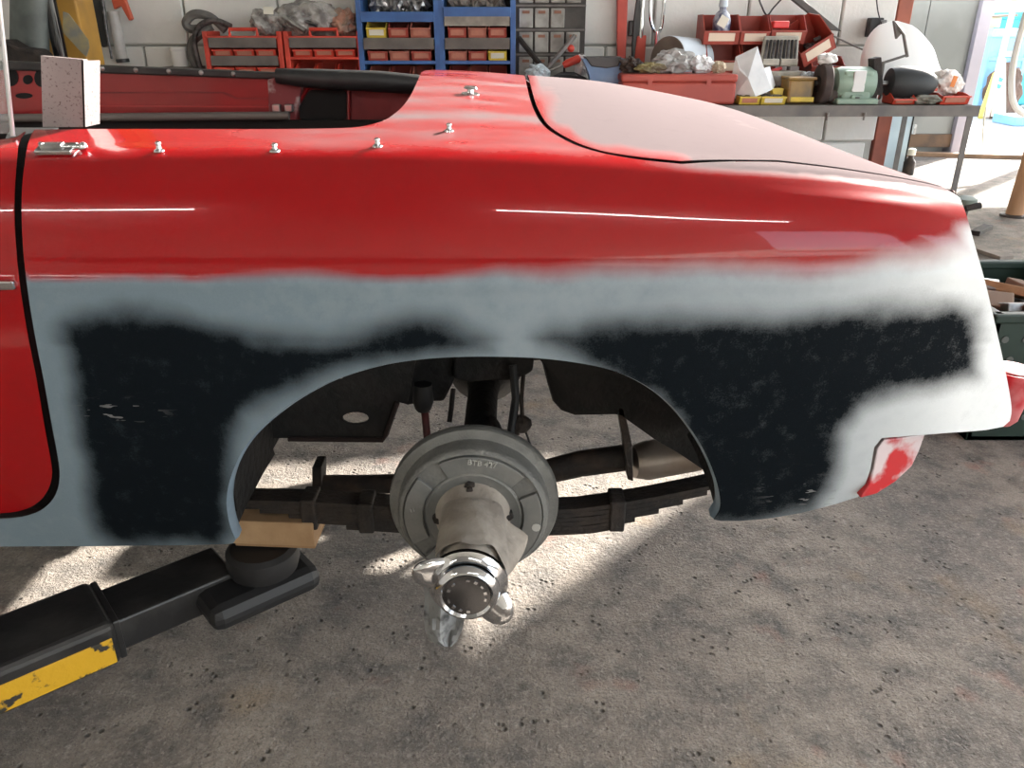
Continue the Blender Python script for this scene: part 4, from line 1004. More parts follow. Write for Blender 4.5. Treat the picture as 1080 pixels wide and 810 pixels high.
# --- red plastic racks ------------------------------------------------------------
def redrack(u0, u1, lab, rows, idx):
    xa, xb = X4(u0, 45, RY_), X4(u1, 45, RY_); zt = Z4(38, RY_)
    rk = thing('bin_rack', ((xa+xb)/2, RY_+0.1, BT), lab, 'rack', 'red plastic racks')
    for x in (xa, xb): MB().bbox((x-0.011, RY_-0.004, BT), (x+0.011, RY_+0.18, zt+0.02)).build('side_panel', red_rack, rk, bevel=0.003)
    MB().bbox((xa, RY_+0.17, BT), (xb, RY_+0.18, zt)).build('back_panel', red_rack, rk)
    MB().bbox((xa, RY_-0.004, zt-0.012), (xb, RY_+0.18, zt)).build('top_panel', red_rack, rk, bevel=0.002)
    h0, h1 = xa+(xb-xa)*0.33, xa+(xb-xa)*0.70
    MB().tube([(h0, RY_+0.01, zt), (h0, RY_+0.01, zt+0.028), (h1, RY_+0.01, zt+0.028), (h1, RY_+0.01, zt)], 0.008, 8).build('carry_handle', red_rack, rk)
    lv = zt-0.012
    for r in range(rows):
        zs = Z4(40+r*19, RY_); 
        MB().box(((xa+xb)/2, RY_-0.006, zs-0.020), (xb-xa-0.03, 0.005, 0.042), RX(-0.1)).build('label_strip', dark_strip, rk)
        zsh = zs-0.080; MB().bbox((xa+0.01, RY_-0.002, zsh-0.010), (xb-0.01, RY_+0.17, zsh)).build('shelf', red_rack, rk)
        w = (xb-xa-0.04)/3*0.93
        for c in range(3):
            parts_bin((xa+0.02+(xb-xa-0.04)*(c+0.5)/3, RY_+0.012, zsh+0.0005), (0, 0, 0), w, 0.14, 0.035, 0.030, red_rack, card_pink, f"bright red bin, {ordn[c]} in the {['upper', 'lower'][r]} row of the {['left-hand', 'right-hand'][idx]} red rack", 'bins in the red racks', False)
    if rows == 1:
        zsh = Z4(40, RY_)-0.175; MB().bbox((xa+0.01, RY_-0.002, zsh-0.010), (xb-0.01, RY_+0.17, zsh)).build('shelf', red_rack, rk)
        for c in range(3):
            parts_bin((xa+0.02+(xb-xa-0.04)*(c+0.5)/3, RY_+0.012, zsh+0.0005), (0, 0, 0), (xb-xa-0.04)/3*0.93, 0.14, 0.066, 0.036, red_rack, card_pink, f"bright red open bin, {ordn[c]} at the bottom of the right-hand red rack", 'bins in the red racks', False)
    return zt, xa, xb
zt, ra, rb_ = redrack(217, 295, 'bright red plastic bin rack with two dark label strips', 2, 0)
redrack(302, 379, 'bright red plastic bin rack with one dark label strip', 1, 1)
bag('parts_bag', 325, 14, 4.03, 0.30, 0.17, 0.17, clear_bag, 'large dusty clear bag of metal parts on the red racks', 'bag', 3, zt)
bag('parts_bag', 282, 22, 4.03, 0.17, 0.13, 0.15, clear_bag, 'smaller dusty clear bag with a white label on the red racks', 'bag', 8, zt)
bag('parts_bag', 363, 20, 4.02, 0.13, 0.13, 0.12, M('copper_bag', (0.45, 0.22, 0.15), (0.28, 0.22, 0.18), 18, rough=0.4), 'small bag of coppery fittings beside the blue rack', 'bag', 5, zt)
cl = P(283, 11, 3.945); tag(MB().box(cl, (0.045, 0.001, 0.03), RY(0.05)).build('paper_label', card_pale), 'small white paper label stuck on a parts bag', 'label')
tag(MB().tube([P(298, 17, 3.95), P(308, 24, 3.94), P(322, 33, 3.93)], 0.012, 8).build('metal_offcut', chrome_dull), 'dull steel offcut lying slanted on the red racks', 'offcut')
tag(MB().tube([P(310, 18, 3.96), P(335, 27, 3.95)], 0.008, 8).build('metal_offcut', steel_bits), 'dark steel rod slanted beside the bags', 'offcut')
# coils of hose and cable left of the racks
hose_m = M('grey_hose', (0.17, 0.165, 0.155), (0.11, 0.105, 0.10), 20, rough=0.7)
hz = [P(u, v, 4.08) for u, v in smooth_px([(238, 32), (222, 18), (205, 15), (196, 24), (203, 31), (222, 28), (214, 34), (203, 44), (202, 58), (207, 70), (212, 84)], 5)]
tag(MB().tube(hz, 0.020, 8).build('coiled_hose', hose_m, smooth=True), 'grey corrugated hose looped on the wall by the red rack', 'hose')
hz = [P(u, v, 4.05) for u, v in smooth_px([(244, 28), (228, 22), (212, 26), (205, 40), (208, 60), (214, 80)], 5)]
tag(MB().tube(hz, 0.013, 8).build('coiled_hose', steel_bits, smooth=True), 'thin dark cable loop hanging beside the red rack', 'hose')
wp = P(191, 70, 4.10); tag(MB().lathe(wp-Vector((0, 0, 0.0)), (0, 0, 1), [(0.036, 0), (0.042, 0.07), (0.044, 0.072), (0.044, 0.085), (0.040, 0.086), (0.036, 0.01)], 20).build('small_pot', M('white_plastic', (0.72, 0.72, 0.70), rough=0.5), smooth=True), 'small white pot standing by the hose', 'pot')
MB_ = MB().bbox((wp.x-0.08, 4.02, wp.z-0.02), (wp.x+0.08, 4.20, wp.z-0.001)).build('wall_bracket_shelf', bsteel); tag(MB_, 'small grey ledge under the white pot', 'shelf')
# tools hanging on the wall, left
def hang(name, px, Y, th, mat, label, cat, bevel=0.004, group=None):
    return tag(MB().prism([P(u, v, Y) for u, v in px], (0, th, 0)).build(name, mat, bevel=bevel), label, cat, group)
blackp = M('black_plastic', (0.016, 0.016, 0.017), (0.030, 0.030, 0.030), 9, rough=0.4)
hang('grease_gun', [(96, -6), (106, -6), (113, 48), (109, 50), (105, 48)], 4.15, 0.035, blackp, 'slim black tool hanging on the block wall', 'tool')
gt = thing('sealant_gun', P(126, 65, 4.14), 'white and grey cartridge tube gun hanging on the wall with red handle', 'tool')
MB().cyl(P(119, 12, 4.14), P(129, 63, 4.14), 0.026, n=18).build('cartridge', M('pale_grey_tube', (0.55, 0.54, 0.52), (0.42, 0.41, 0.39), 12, rough=0.5), gt, smooth=True)
MB().cyl(P(129, 62, 4.14), P(130, 66, 4.14), 0.030, n=18).build('end_ring', blackp, gt, smooth=True)
MB().tube([P(108, 0, 4.12), P(112, 30, 4.12), P(118, 62, 4.12)], 0.006, 6).build('frame_rod', steel_bits, gt)
MB().prism([P(u, v, 4.12) for u, v in ((116, -4), (130, -4), (139, 20), (136, 22), (127, 6), (120, 10))], (0, 0.03, 0)).build('trigger_handle', M('orange_red_plastic', (0.55, 0.10, 0.05), rough=0.45), gt, bevel=0.004)
# lift column and leaning sheets, far left
lc = thing('lift_column', (-1.95, 3.75, 0), 'yellow lift column with black hydraulic pipe at the far left', 'lift column')
xl, xr = X4(61, 30, 3.7), X4(83, 30, 3.7)
MB().rbox(((xl+xr)/2-0.06, 3.80, 1.5), (abs(xr-xl)+0.12, 0.16, 3.0), 0.008).build('post', M('ochre_paint', (0.50, 0.27, 0.05), (0.36, 0.20, 0.05), 6, rough=0.5), lc)
MB().cyl((X4(58, 30, 3.62), 3.62, 0.0), (X4(58, 30, 3.62), 3.62, 2.9), 0.027, n=18).build('hydraulic_pipe', M('gloss_black', (0.010, 0.010, 0.011), rough=0.15), lc, smooth=True)
MB().rbox(((xl+xr)/2-0.06, 3.80, 0.01), (0.40, 0.34, 0.02), 0.004).build('base_plate', arm_black, lc)
gs = [[P(10+42*k/10, v, 3.60-0.05*math.sin(math.pi*k/10)) for k in range(11)] for v in (-60, 0, 30, 52, 66)]
tag(MB().shell(gs, (0, 0.004, 0)).build('curved_cowl', M('scuffed_dark_steel', (0.10, 0.115, 0.11), (0.17, 0.19, 0.18), 9, rough=0.4, metal=0.3), smooth=True), 'scuffed dark grey curved metal cowl leaning at the far left', 'panel')
hang('scuffed_plate', [(66, 12), (72, 14), (93, 42), (94, 50), (91, 60), (86, 56), (66, 34)], 3.58, 0.006, M('scuffed_plate_m', (0.17, 0.165, 0.15), (0.30, 0.25, 0.12), 16, rough=0.5), 'small scuffed grey plate with yellow traces hanging by the column', 'plate', 0.002)
hang('dark_engine_part', [(2, 40), (18, 50), (36, 52), (44, 58), (44, 72), (0, 72)], 3.45, 0.10, rust_dark, 'dark greasy machine part at the far left edge', 'machine part', 0.012)
# --- grey drawer cabinet ----------------------------------------------------------
CYb = 4.0
x0, x1 = X4(544, 35, CYb), X4(617, 35, CYb)
cab = thing('drawer_cabinet', ((x0+x1)/2, CYb+0.09, BT), 'dirty grey cabinet of small metal drawers beside the blue rack', 'cabinet')
MB().bbox((x0, CYb, BT), (x1, CYb+0.18, 1.46)).build('body', M('dark_cabinet', (0.035, 0.033, 0.030), (0.07, 0.065, 0.058), 10, rough=0.7), cab)
drawer_m = M('dirty_grey_drawer', (0.36, 0.36, 0.33), (0.20, 0.195, 0.175), 13, rough=0.65)
cw = (x1-x0-0.03)/4
for r_, (va, vb) in enumerate(((-24, 4), (8, 30), (33, 56), (59, 82))):
    for c in range(4):
        if c == 3 and r_ == 1: continue
        za, zb2 = Z4(va, CYb), Z4(vb, CYb)
        xc = x0+0.01+cw*(c+0.5)
        dr = MB().rbox((xc, CYb-0.006, (za+zb2)/2), (cw*0.88, 0.014, abs(za-zb2)*0.94), 0.003, seg=1).build('drawer', drawer_m, cab)
        MB().box((xc, CYb-0.016, (za+zb2)/2+abs(za-zb2)*0.28), (cw*0.45, 0.006, 0.012)).build('label_holder', M('rusty_label', (0.25, 0.12, 0.08), rough=0.8), dr)
for v in (6, 31.5, 57.5): MB().bbox((x0, CYb-0.012, Z4(v, CYb)-0.004), (x1, CYb, Z4(v, CYb)+0.004)).build('shelf_rail', bsteel, cab)
# clutter in front of the cabinet
def stick(name, a, b, Y0_, Y1_, r, mat, label, cat, n=8):
    return tag(MB().tube([P(*a, Y0_), P(*b, Y1_)], r, n).build(name, mat, smooth=True), label, cat)
stick('pry_bar', (547, 40), (578, 78), 3.95, 3.85, 0.012, rust_dark, 'dark pry bar leaning left against the drawer cabinet', 'tool')
stick('pry_bar', (606, 38), (574, 76), 3.94, 3.84, 0.011, bsteel, 'grey steel bar leaning right against the drawer cabinet', 'tool')
sdv = thing('screwdriver', P(595, 70, 3.84), 'screwdriver with red handle lying against the cabinet', 'tool')
MB().tube([P(574, 77, 3.82), P(596, 68, 3.84)], 0.005, 8).build('shank', chrome_dull, sdv, smooth=True)
MB().tube([P(594, 69, 3.84), P(598, 67, 3.84), P(610, 62, 3.85), P(612, 61, 3.85)], [0.012, 0.017, 0.018, 0.012], 10).build('handle', M('red_handle', (0.55, 0.05, 0.03), rough=0.35), sdv, smooth=True)
tag(MB().lathe(P(602, 51, 3.93), (0, -1, 0), [(0.016, 0), (0.016, 0.02), (0.010, 0.024)], 14).build('knob_tool', M('red_handle', (0.5, 0.05, 0.03)), smooth=True), 'round red knob in front of the drawer cabinet', 'knob')
white_bag = M('white_paper', (0.72, 0.74, 0.75), (0.60, 0.62, 0.63), 9, rough=0.8)
bag('crumpled_bag', 567, 77, 3.80, 0.11, 0.08, 0.10, M('pale_blue_bag', (0.48, 0.56, 0.60), (0.36, 0.42, 0.46), 18, rough=0.5), 'small pale blue crumpled bag just above the boot lid', 'bag', 6)
bag('crumpled_bag', 613, 70, 3.88, 0.06, 0.10, 0.08, white_bag, 'small white crumpled bag right of the red handle', 'bag', 9)
tag(MB().tube([P(582, 84, 3.75), P(592, 79, 3.76), P(605, 79, 3.78), P(616, 84, 3.78), P(622, 90, 3.78)], 0.012, 8).build('black_cable', rubber, smooth=True), 'black cable bundle lying behind the boot lid', 'cable')
# blue vice-like stand
vz = thing('blue_stand', P(640, 86, 3.75), 'blue flared metal stand with dark flat top behind the boot lid', 'stand')
rows = []
for t in range(9):
    q_ = t/8; hw = 15+9*(q_**2); rows.append([P(638+s_*hw, 92-30*q_, 3.72+0.0*abs(s_)) for s_ in (-1, -0.5, 0, 0.5, 1)])
MB().shell(rows, (0, 0.09, 0)).build('flared_body', M('blue_hammered', (0.10, 0.20, 0.36), (0.16, 0.28, 0.46), 8, rough=0.35), vz, smooth=True)
MB().prism([P(u, v, 3.71) for u, v in ((617, 60), (656, 60), (652, 70), (640, 72), (624, 70))], (0, 0.12, 0)).build('top_plate', M('dark_plate', (0.06, 0.06, 0.06), rough=0.5), vz, bevel=0.004)
# red bar and hand tools on the wall
hang('red_bar', [(651, -8), (662.5, -8), (660, 64), (651, 66)], 4.14, 0.03, M('flat_red', (0.55, 0.07, 0.045), (0.45, 0.06, 0.04), 9, rough=0.5), 'long flat red bar hanging on the white wall', 'bar')
pl_ = thing('shears', P(674, 40, 4.12), 'hand shears with a red grip hanging on the wall', 'tool')
MB().prism([P(u, v, 4.12) for u, v in ((672, 38), (682, 37), (680, 66), (669, 67))], (0, 0.03, 0)).build('grip', M('flat_red2', (0.58, 0.08, 0.05), rough=0.45), pl_, bevel=0.006)
MB().tube([P(676, 40, 4.13), P(677, 15, 4.13), P(679, -8, 4.13)], [0.012, 0.009, 0.008], 8).build('blade', chrome, pl_, smooth=True)
MB().prism([P(u, v, 4.13) for u, v in ((672, -6), (676, -6), (675, 35), (669, 62), (666, 62), (668, 25))], (0, 0.02, 0)).build('dark_jaw', blackp, pl_, bevel=0.003)
tg = thing('forked_tool', P(693, 60, 4.12), 'chrome two-pronged fork tool hanging on the wall', 'tool')
MB().tube([P(u, v, 4.13) for u, v in smooth_px([(686, -8), (686, 18), (689, 30), (693, 36)], 4)], 0.008, 8).build('prong', chrome, tg, smooth=True)
MB().tube([P(u, v, 4.13) for u, v in smooth_px([(701, -8), (699, 18), (697, 30), (693, 36)], 4)], 0.008, 8).build('prong', chrome, tg, smooth=True)
MB().tube([P(693, 33, 4.13), P(692, 50, 4.13), P(691, 72, 4.13)], [0.013, 0.011, 0.008], 10).build('stem', chrome, tg, smooth=True)
tag(MB().box(P(668, 30, 4.16), (0.05, 0.04, 0.07)).build('tool_hook', blackp, bevel=0.006), 'black tool hook between the red bar and the shears', 'hook')
# paper roll
rl = thing('paper_roll', P(722, 85, 3.92), 'big pale blue-white paper roll lying on the bench with brown end', 'paper roll')
ra0, ra1 = P(704, 62, 3.88), P(729, 64, 4.0)
dr_ = (ra1-ra0).normalized(); Lr = (ra1-ra0).length+0.04
MB().lathe(ra0, dr_, [(0.030, 0), (0.095, 0.001), (0.097, 0.006), (0.097, Lr), (0.03, Lr), (0.03, 0)], 36, cap=False).build('paper', M('blue_white_paper', (0.66, 0.72, 0.78), (0.58, 0.64, 0.70), 6, rough=0.85), rl, smooth=True)
MB().lathe(ra0-dr_*0.003, dr_, [(0.030, 0), (0.094, 0), (0.094, 0.004), (0.030, 0.004)], 36, cap=False).build('brown_end', M('brown_core_end', (0.20, 0.16, 0.13), (0.14, 0.11, 0.09), 12, rough=0.9), rl)
MB().lathe(ra0-dr_*0.002, dr_, [(0.030, 0), (0.026, 0), (0.026, 0.08), (0.001, 0.08)], 20, cap=False).build('core_tube', M('core_dark', (0.05, 0.04, 0.035), rough=0.9), rl)
sheet_bag = M('greyish_film', (0.40, 0.40, 0.39), (0.26, 0.26, 0.25), 14, rough=0.35)
bag('crumpled_film', 710, 78, 3.69, 0.18, 0.10, 0.10, sheet_bag, 'crumpled grey plastic film in front of the paper roll', 'film', 21, BT+0.123, amp=0.5)
bag('crumpled_film', 739, 77, 3.69, 0.10, 0.08, 0.09, white_bag, 'crumpled white tissue on the toolbox below the paper roll', 'film', 22, BT+0.123, amp=0.5)
bag('stone_lump', 757, 83, 3.66, 0.06, 0.055, 0.05, M('beige_stone', (0.46, 0.39, 0.28), (0.36, 0.30, 0.22), 20, rough=0.9), 'beige lump on the toolbox beside the paper roll', 'lump', 4, BT+0.123)
bag('dirty_rag', 665, 82, 3.70, 0.10, 0.07, 0.08, rust_brown, 'dark brown dirty rag beside the blue stand', 'rag', 14, BT+0.123, amp=0.5)
bag('work_glove', 685, 85, 3.66, 0.12, 0.05, 0.08, M('olive_cloth', (0.26, 0.23, 0.10), (0.15, 0.12, 0.08), 16, rough=0.9), 'olive dirty cloth beside the red toolbox', 'glove', 15, BT+0.123, amp=0.5)
# --- red toolbox --------------------------------------------------------------------
tb = thing('toolbox', (X4(718, 100, 3.62), 3.68, BT), 'flat red metal toolbox on the bench behind the boot lid', 'toolbox')
tbm = M('toolbox_red', (0.44, 0.075, 0.05), (0.36, 0.06, 0.045), 7, rough=0.5)
ta, tb_ = X4(655, 100, 3.60), X4(776, 100, 3.60)
MB().rbox(((ta+tb_)/2, 3.70, BT+0.045), (tb_-ta, 0.20, 0.09), 0.012, seg=3).build('body', tbm, tb)
MB().rbox(((ta+tb_)/2, 3.70, BT+0.105), (tb_-ta+0.006, 0.206, 0.032), 0.010, seg=3).build('lid', tbm, tb)
MB().tube([((ta+tb_)/2-0.08, 3.70, BT+0.119), ((ta+tb_)/2-0.07, 3.70, BT+0.14), ((ta+tb_)/2+0.07, 3.70, BT+0.14), ((ta+tb_)/2+0.08, 3.70, BT+0.119)], 0.006, 8).build('handle', bsteel, tb)
for x in (ta+0.12, tb_-0.12): MB().box((x, 3.598, BT+0.09), (0.02, 0.004, 0.022)).build('catch', tbm, tb)
# --- heap of red bins on the bench ------------------------------------------------------
def heap_bin(u, v, Y, wpx, hpx, lab, rot=(0, 0, 0), mat=bin_red, lm=card_cream, lip=0.45, contents=True, d=0.16):
    p = P(u, v, Y); s_ = Y/ray(u, v).y/FPX; w = wpx*s_; h = hpx*s_
    return parts_bin(p, rot, w, d, h, h*lip, mat, lm, lab, 'red bins heaped on the bench', contents)
yb = 3.92
heap_bin(760, 47, yb, 38, 29, 'red bin holding a spray bottle, upper left of the heap')
heap_bin(795, 47, yb, 31, 28, 'red bin with grey parts, upper middle of the heap')
heap_bin(830, 46, yb, 37, 28, 'red bin with a bright red part inside, upper right of the heap')
heap_bin(762, 78, yb-0.02, 36, 29, 'red bin holding metal bits, beside the paper roll')
heap_bin(799, 78, yb-0.01, 35, 29, 'red bin mostly hidden behind the white paper bag')
heap_bin(865, 61, yb-0.03, 38, 36, 'red bin tipped over to the left on top of the heap', rot=(0.1, -0.55, 0.1))
heap_bin(872, 78, yb-0.05, 35, 17, 'red bin lying under the tipped one, behind the grinder')
heap_bin(798, 108, yb+0.0, 36, 28, 'red bin at the bottom of the heap behind the paper bag', contents=False)
heap_bin(760, 108, yb+0.0, 36, 28, 'red bin at the bottom of the heap behind the toolbox', contents=False)
heap_bin(836, 108, yb+0.0, 36, 28, 'red bin at the bottom of the heap behind the yellow tub', contents=False)
heap_bin(874, 108, yb+0.0, 36, 28, 'red bin at the bottom of the heap behind the grinder wheel', contents=False)
tag(MB().rbox(P(822, 26, yb+0.02), (0.075, 0.05, 0.03), 0.006, RZ(0.1)).build('red_part', M('scarlet_plastic', (0.62, 0.03, 0.03), rough=0.4)), 'bright scarlet part lying in the upper right bin', 'part')
# spray bottle in the first bin
sb = thing('spray_bottle', P(760, 40, 3.97), 'clear bottle with blue contents and white label in a red bin', 'bottle')
bz = P(760, 36, 3.97); MB().lathe(bz, (0.0, 0, 1), [(0.034, 0), (0.040, 0.01), (0.040, 0.06), (0.030, 0.085), (0.015, 0.10), (0.015, 0.115)], 20).build('body', M('blue_speckle', (0.05, 0.06, 0.14), (0.45, 0.48, 0.55), 34, rough=0.3), sb, smooth=True)
MB().lathe(bz+Vector((0, 0, 0.112)), (0, 0, 1), [(0.020, 0), (0.021, 0.012), (0.017, 0.03), (0.002, 0.031)], 18).build('cap', M('pale_cap', (0.50, 0.58, 0.64), rough=0.4), sb, smooth=True)
MB().box(bz+Vector((-0.004, -0.041, 0.052)), (0.04, 0.002, 0.045), RY(0.5)).build('label', card_pale, sb)
# socket tray
st = thing('socket_tray', P(822, 75, 3.80), 'pale grey slotted socket tray leaning on the red bins', 'tray')
tray_m = M('dirty_cream_metal', (0.44, 0.42, 0.36), (0.28, 0.265, 0.225), 16, rough=0.6)
s0, s1, s2, s3 = P(801, 70, 3.80), P(841, 70, 3.80), P(843, 38, 3.87), P(807, 38, 3.87)
MB().prism([s0, s1, s2, s3], (0, 0.02, 0)).build('tray', tray_m, st, bevel=0.003)
for k in range(9):
    t = 0.09+0.82*k/8
    a, b_ = s0.lerp(s1, t), s3.lerp(s2, t)
    MB().tube([a.lerp(b_, 0.22)+Vector((0, -0.004, 0)), a.lerp(b_, 0.86)+Vector((0, -0.004, 0))], 0.006, 6).build('slot', blackp if k % 2 else steel_bits, st)
for q_, lab in ((0.26, 'left'), (0.74, 'right')):
    MB().rbox(s0.lerp(s1, q_)+Vector((0, -0.01, 0.018)), (0.075, 0.02, 0.028), 0.004).build('end_block', tray_m, st)
MB().rbox(P(822, 79, 3.79), (0.19, 0.08, 0.035), 0.006).build('foot', tray_m, st)
hang('grey_box', [(806, 80), (844, 80), (846, 91), (806, 92)], 3.74, 0.09, M('grey_dirty', (0.30, 0.29, 0.27), (0.17, 0.165, 0.15), 18, rough=0.7), 'long dirty grey box below the socket tray', 'box', 0.006)
stick('red_tool', (808, 77), (824, 72), 3.76, 3.78, 0.008, M('dark_red', (0.35, 0.03, 0.03), rough=0.5), 'dark red handled tool lying on the socket tray foot', 'tool')
bag('crumpled_film', 850, 84, 3.76, 0.09, 0.07, 0.08, M('clear_blue_film', (0.42, 0.45, 0.48), (0.20, 0.20, 0.22), 24, rough=0.3), 'crumpled clear film left of the grinder wheel', 'film', 31, amp=0.5)
# white folded paper bag
wbg = thing('paper_bag', P(792, 106, 3.62), 'white folded paper bag standing up on the bench', 'bag')
A_, B_, C_, D_, E_ = P(773, 104, 3.66), P(797, 102, 3.60), P(814, 95, 3.64), P(799, 49, 3.70), P(776, 60, 3.72)
mid_ = P(789, 82, 3.62)
MB().prism([A_, B_, mid_, P(780, 74, 3.66)], (0, 0.003, 0)).build('front_fold', white_bag, wbg)
MB().prism([B_, C_, P(806, 72, 3.66), mid_], (0, 0.003, 0)).build('side_fold', white_bag, wbg)
MB().prism([P(780, 74, 3.66), mid_, P(806, 72, 3.66), D_, E_], (0, 0.003, 0)).build('top_flap', white_bag, wbg)
MB().prism([A_, P(780, 74, 3.66), E_, P(772, 80, 3.70)], (0, 0.003, 0)).build('left_fold', white_bag, wbg)
MB().prism([C_, P(806, 72, 3.66), P(812, 70, 3.74), P(818, 90, 3.74)], (0, 0.003, 0)).build('back_fold', white_bag, wbg)
# yellow boxes
for u0, u1, lab, lm in ((779, 801, 'low yellow bin with dusty contents below the paper bag', card_pink), (802, 828, 'low yellow bin with a white label below the paper bag', card_pale)):
    s_ = 3.60/1.055/FPX; parts_bin((X4((u0+u1)/2, 108, 3.60), 3.60, BT), (0, 0, 0), (u1-u0)*s_, 0.10, 0.034, 0.032, bin_yel, lm, lab, 'yellow bins on the bench')
hang('yellow_flap', [(814, 94), (827, 93), (825, 104), (816, 104)], 3.66, 0.04, bin_yel, 'upright yellow carton end behind the yellow bins', 'carton', 0.003)
yt = thing('oily_tub', (X4(845, 100, 3.66), 3.70, BT), 'brown oily yellow tub left of the bench grinder', 'tub')
ym = M('oily_yellow', (0.26, 0.15, 0.03), (0.12, 0.075, 0.025), 10, rough=0.35)
xa, xb = X4(831, 100, 3.63), X4(858, 100, 3.63)
MB().rbox(((xa+xb)/2, 3.70, BT+0.05), (xb-xa, 0.13, 0.10), 0.010).build('body', ym, yt)
MB().rbox(((xa+xb)/2+0.002, 3.70, BT+0.102), (xb-xa+0.012, 0.14, 0.012), 0.004).build('rim', ym, yt)
MB().rbox(((xa+xb)/2+0.01, 3.634, BT+0.018), (0.10, 0.006, 0.020), 0.002).build('label', bin_yel, yt)
# --- bench grinder ---------------------------------------------------------------------
gy = 3.68; gc = P(900, 88, gy); gz = gc.z
gr = thing('bench_grinder', (gc.x, gy, BT), 'pale green bench grinder with worn black wheel and black polishing mop', 'bench grinder')
green = M('pale_green_enamel', (0.27, 0.37, 0.29), (0.20, 0.29, 0.23), 9, rough=0.45)
s_ = gy/1.065/FPX
gx0, gx1 = X4(884, 88, gy), X4(915, 88, gy)
MB().rbox(((gx0+gx1)/2, gy, (BT+gz+0.055)/2), (gx1-gx0, 0.12, gz+0.055-BT), 0.014, seg=3).build('motor_body', green, gr)
MB().lathe((gx0-0.025, gy, gz), (1, 0, 0), [(0.040, 0), (0.060, 0.008), (0.068, 0.03), (0.068, gx1-gx0+0.02), (0.060, gx1-gx0+0.042), (0.040, gx1-gx0+0.05)], 32).build('end_bells', green, gr, smooth=True)
MB().rbox(((gx0+gx1)/2, gy-0.064, gz+0.012), (0.052, 0.008, 0.085), 0.003).build('name_plate', M('bare_plate', (0.68, 0.69, 0.68), rough=0.5), gr)
sw = MB().rbox(((gx0+gx1)/2, gy-0.066, gz-0.058), (0.05, 0.014, 0.030), 0.004).build('switch_plate', green, gr)
MB().rbox(((gx0+gx1)/2, gy-0.074, gz-0.056), (0.018, 0.006, 0.012), 0.002).build('switch', blackp, sw)
MB().rbox(((gx0+gx1)/2, gy, BT+0.012), (gx1-gx0+0.05, 0.17, 0.024), 0.006).build('base', green, gr)
wxl = X4(867, 88, gy)
MB().lathe((wxl-0.018, gy, gz-0.002), (1, 0, 0), [(0.02, 0), (0.080, 0.001), (0.084, 0.006), (0.084, 0.036), (0.080, 0.041), (0.02, 0.042)], 36).build('grinding_wheel', M('worn_grey_wheel', (0.045, 0.035, 0.032), (0.075, 0.055, 0.048), 14, rough=0.85), gr, smooth=True)
MB().lathe((wxl-0.022, gy, gz-0.002), (1, 0, 0), [(0.034, 0), (0.036, 0.005)], 20).build('wheel_washer', rust_dark, gr, smooth=True)
MB().cyl((wxl-0.03, gy, gz), (X4(945, 88, gy), gy, gz), 0.011, n=12).build('shaft', chrome_dull, gr, smooth=True)
MB().prism([P(u, v, gy-0.05) for u, v in ((872, 92), (884, 96), (884, 107), (868, 107), (866, 100))], (0, 0.05, 0)).build('tool_rest', rust_brown, gr, bevel=0.003)
MB().prism([P(u, v, gy-0.03) for u, v in ((921, 62), (930, 60), (932, 95), (929, 105), (918, 107), (922, 90))], (0, 0.06, 0)).build('rear_guard', rust_dark, gr, bevel=0.004)
MB().tube([P(926, 100, gy-0.03), P(924, 107, gy-0.03)], 0.007, 8).build('guard_bolt', chrome, gr)
mx0 = X4(936, 86, gy)
MB().lathe((mx0, gy, gz+0.004), (1, 0, -0.03), [(0.02, 0), (0.058, 0.006), (0.067, 0.03), (0.069, 0.08), (0.066, 0.12), (0.062, 0.145), (0.052, 0.175), (0.036, 0.200), (0.016, 0.214), (0.002, 0.217)], 36).build('polishing_mop', M('black_mop', (0.010, 0.012, 0.013), (0.022, 0.025, 0.026), 5, rough=0.6), gr, smooth=True)
MB().blob(P(872, 62, gy), (0.09, 0.06, 0.05), 41, 0.4, 2, 3).build('white_guard', M('white_dust', (0.70, 0.70, 0.68), rough=0.8), gr, smooth=True)
# trays and bits right of the grinder
for u0, u1, v, lab, k in ((940, 964, 110, 'small open red tray under the polishing mop', 0), (990, 1021, 110, 'red tray at the right end of the bench', 1)):
    w = X4(u1, 105, 3.62)-X4(u0, 105, 3.62); parts_bin((X4((u0+u1)/2, 105, 3.62), 3.61, BT), (0, 0, 0.08*k), w, 0.10, 0.045, 0.022+0.012*k, M('tray_red', (0.58, 0.06, 0.03), rough=0.4), card_pink, lab, 'red trays on the bench', True)
bag('dirty_rag', 977, 104, 3.62, 0.12, 0.045, 0.09, M('grey_green_rag', (0.28, 0.28, 0.24), (0.17, 0.17, 0.14), 14, rough=0.9), 'grey rag between the two red trays', 'rag', 51, BT)
wcb = bag('carrier_bag', 997, 88, 3.72, 0.14, 0.12, 0.10, M('white_carrier', (0.75, 0.73, 0.70), (0.72, 0.66, 0.60), 10, rough=0.5), 'white carrier bag with orange and red print at the bench end', 'bag', 52)
for u, v, w_, h_, mt in ((1006, 86, 0.018, 0.045, M('orange_print', (0.75, 0.25, 0.05), rough=0.5)), (985, 94, 0.03, 0.012, M('red_print', (0.55, 0.08, 0.04), rough=0.5))):
    o = MB().box(P(u, v, 3.655), (w_, 0.004, h_), RY(0.2)).build('print_patch', mt, wcb)
# big white drape behind the grinder
rows = []
for i in range(17):
    t = i/16; r = []
    for j in range(15):
        q_ = j/14; ang_ = math.pi*q_
        wv_ = 1+0.05*noise.noise(Vector((t*4, q_*5, 1)))
        cx_ = 944; hw = 3+42*math.sqrt(max(0, 1-(1-t)**2))
        r.append(P(cx_+8*t-math.cos(ang_)*hw*wv_, 22+72*t, 4.0-0.14*math.sin(ang_)*t-0.02))
    rows.append(r)
tag(MB().shell(rows, (0, 0.004, 0)).build('white_drape', M('white_sheet', (0.80, 0.80, 0.79), rough=0.8), smooth=True), 'white plastic sheet draped on the wall behind the grinder', 'sheet')
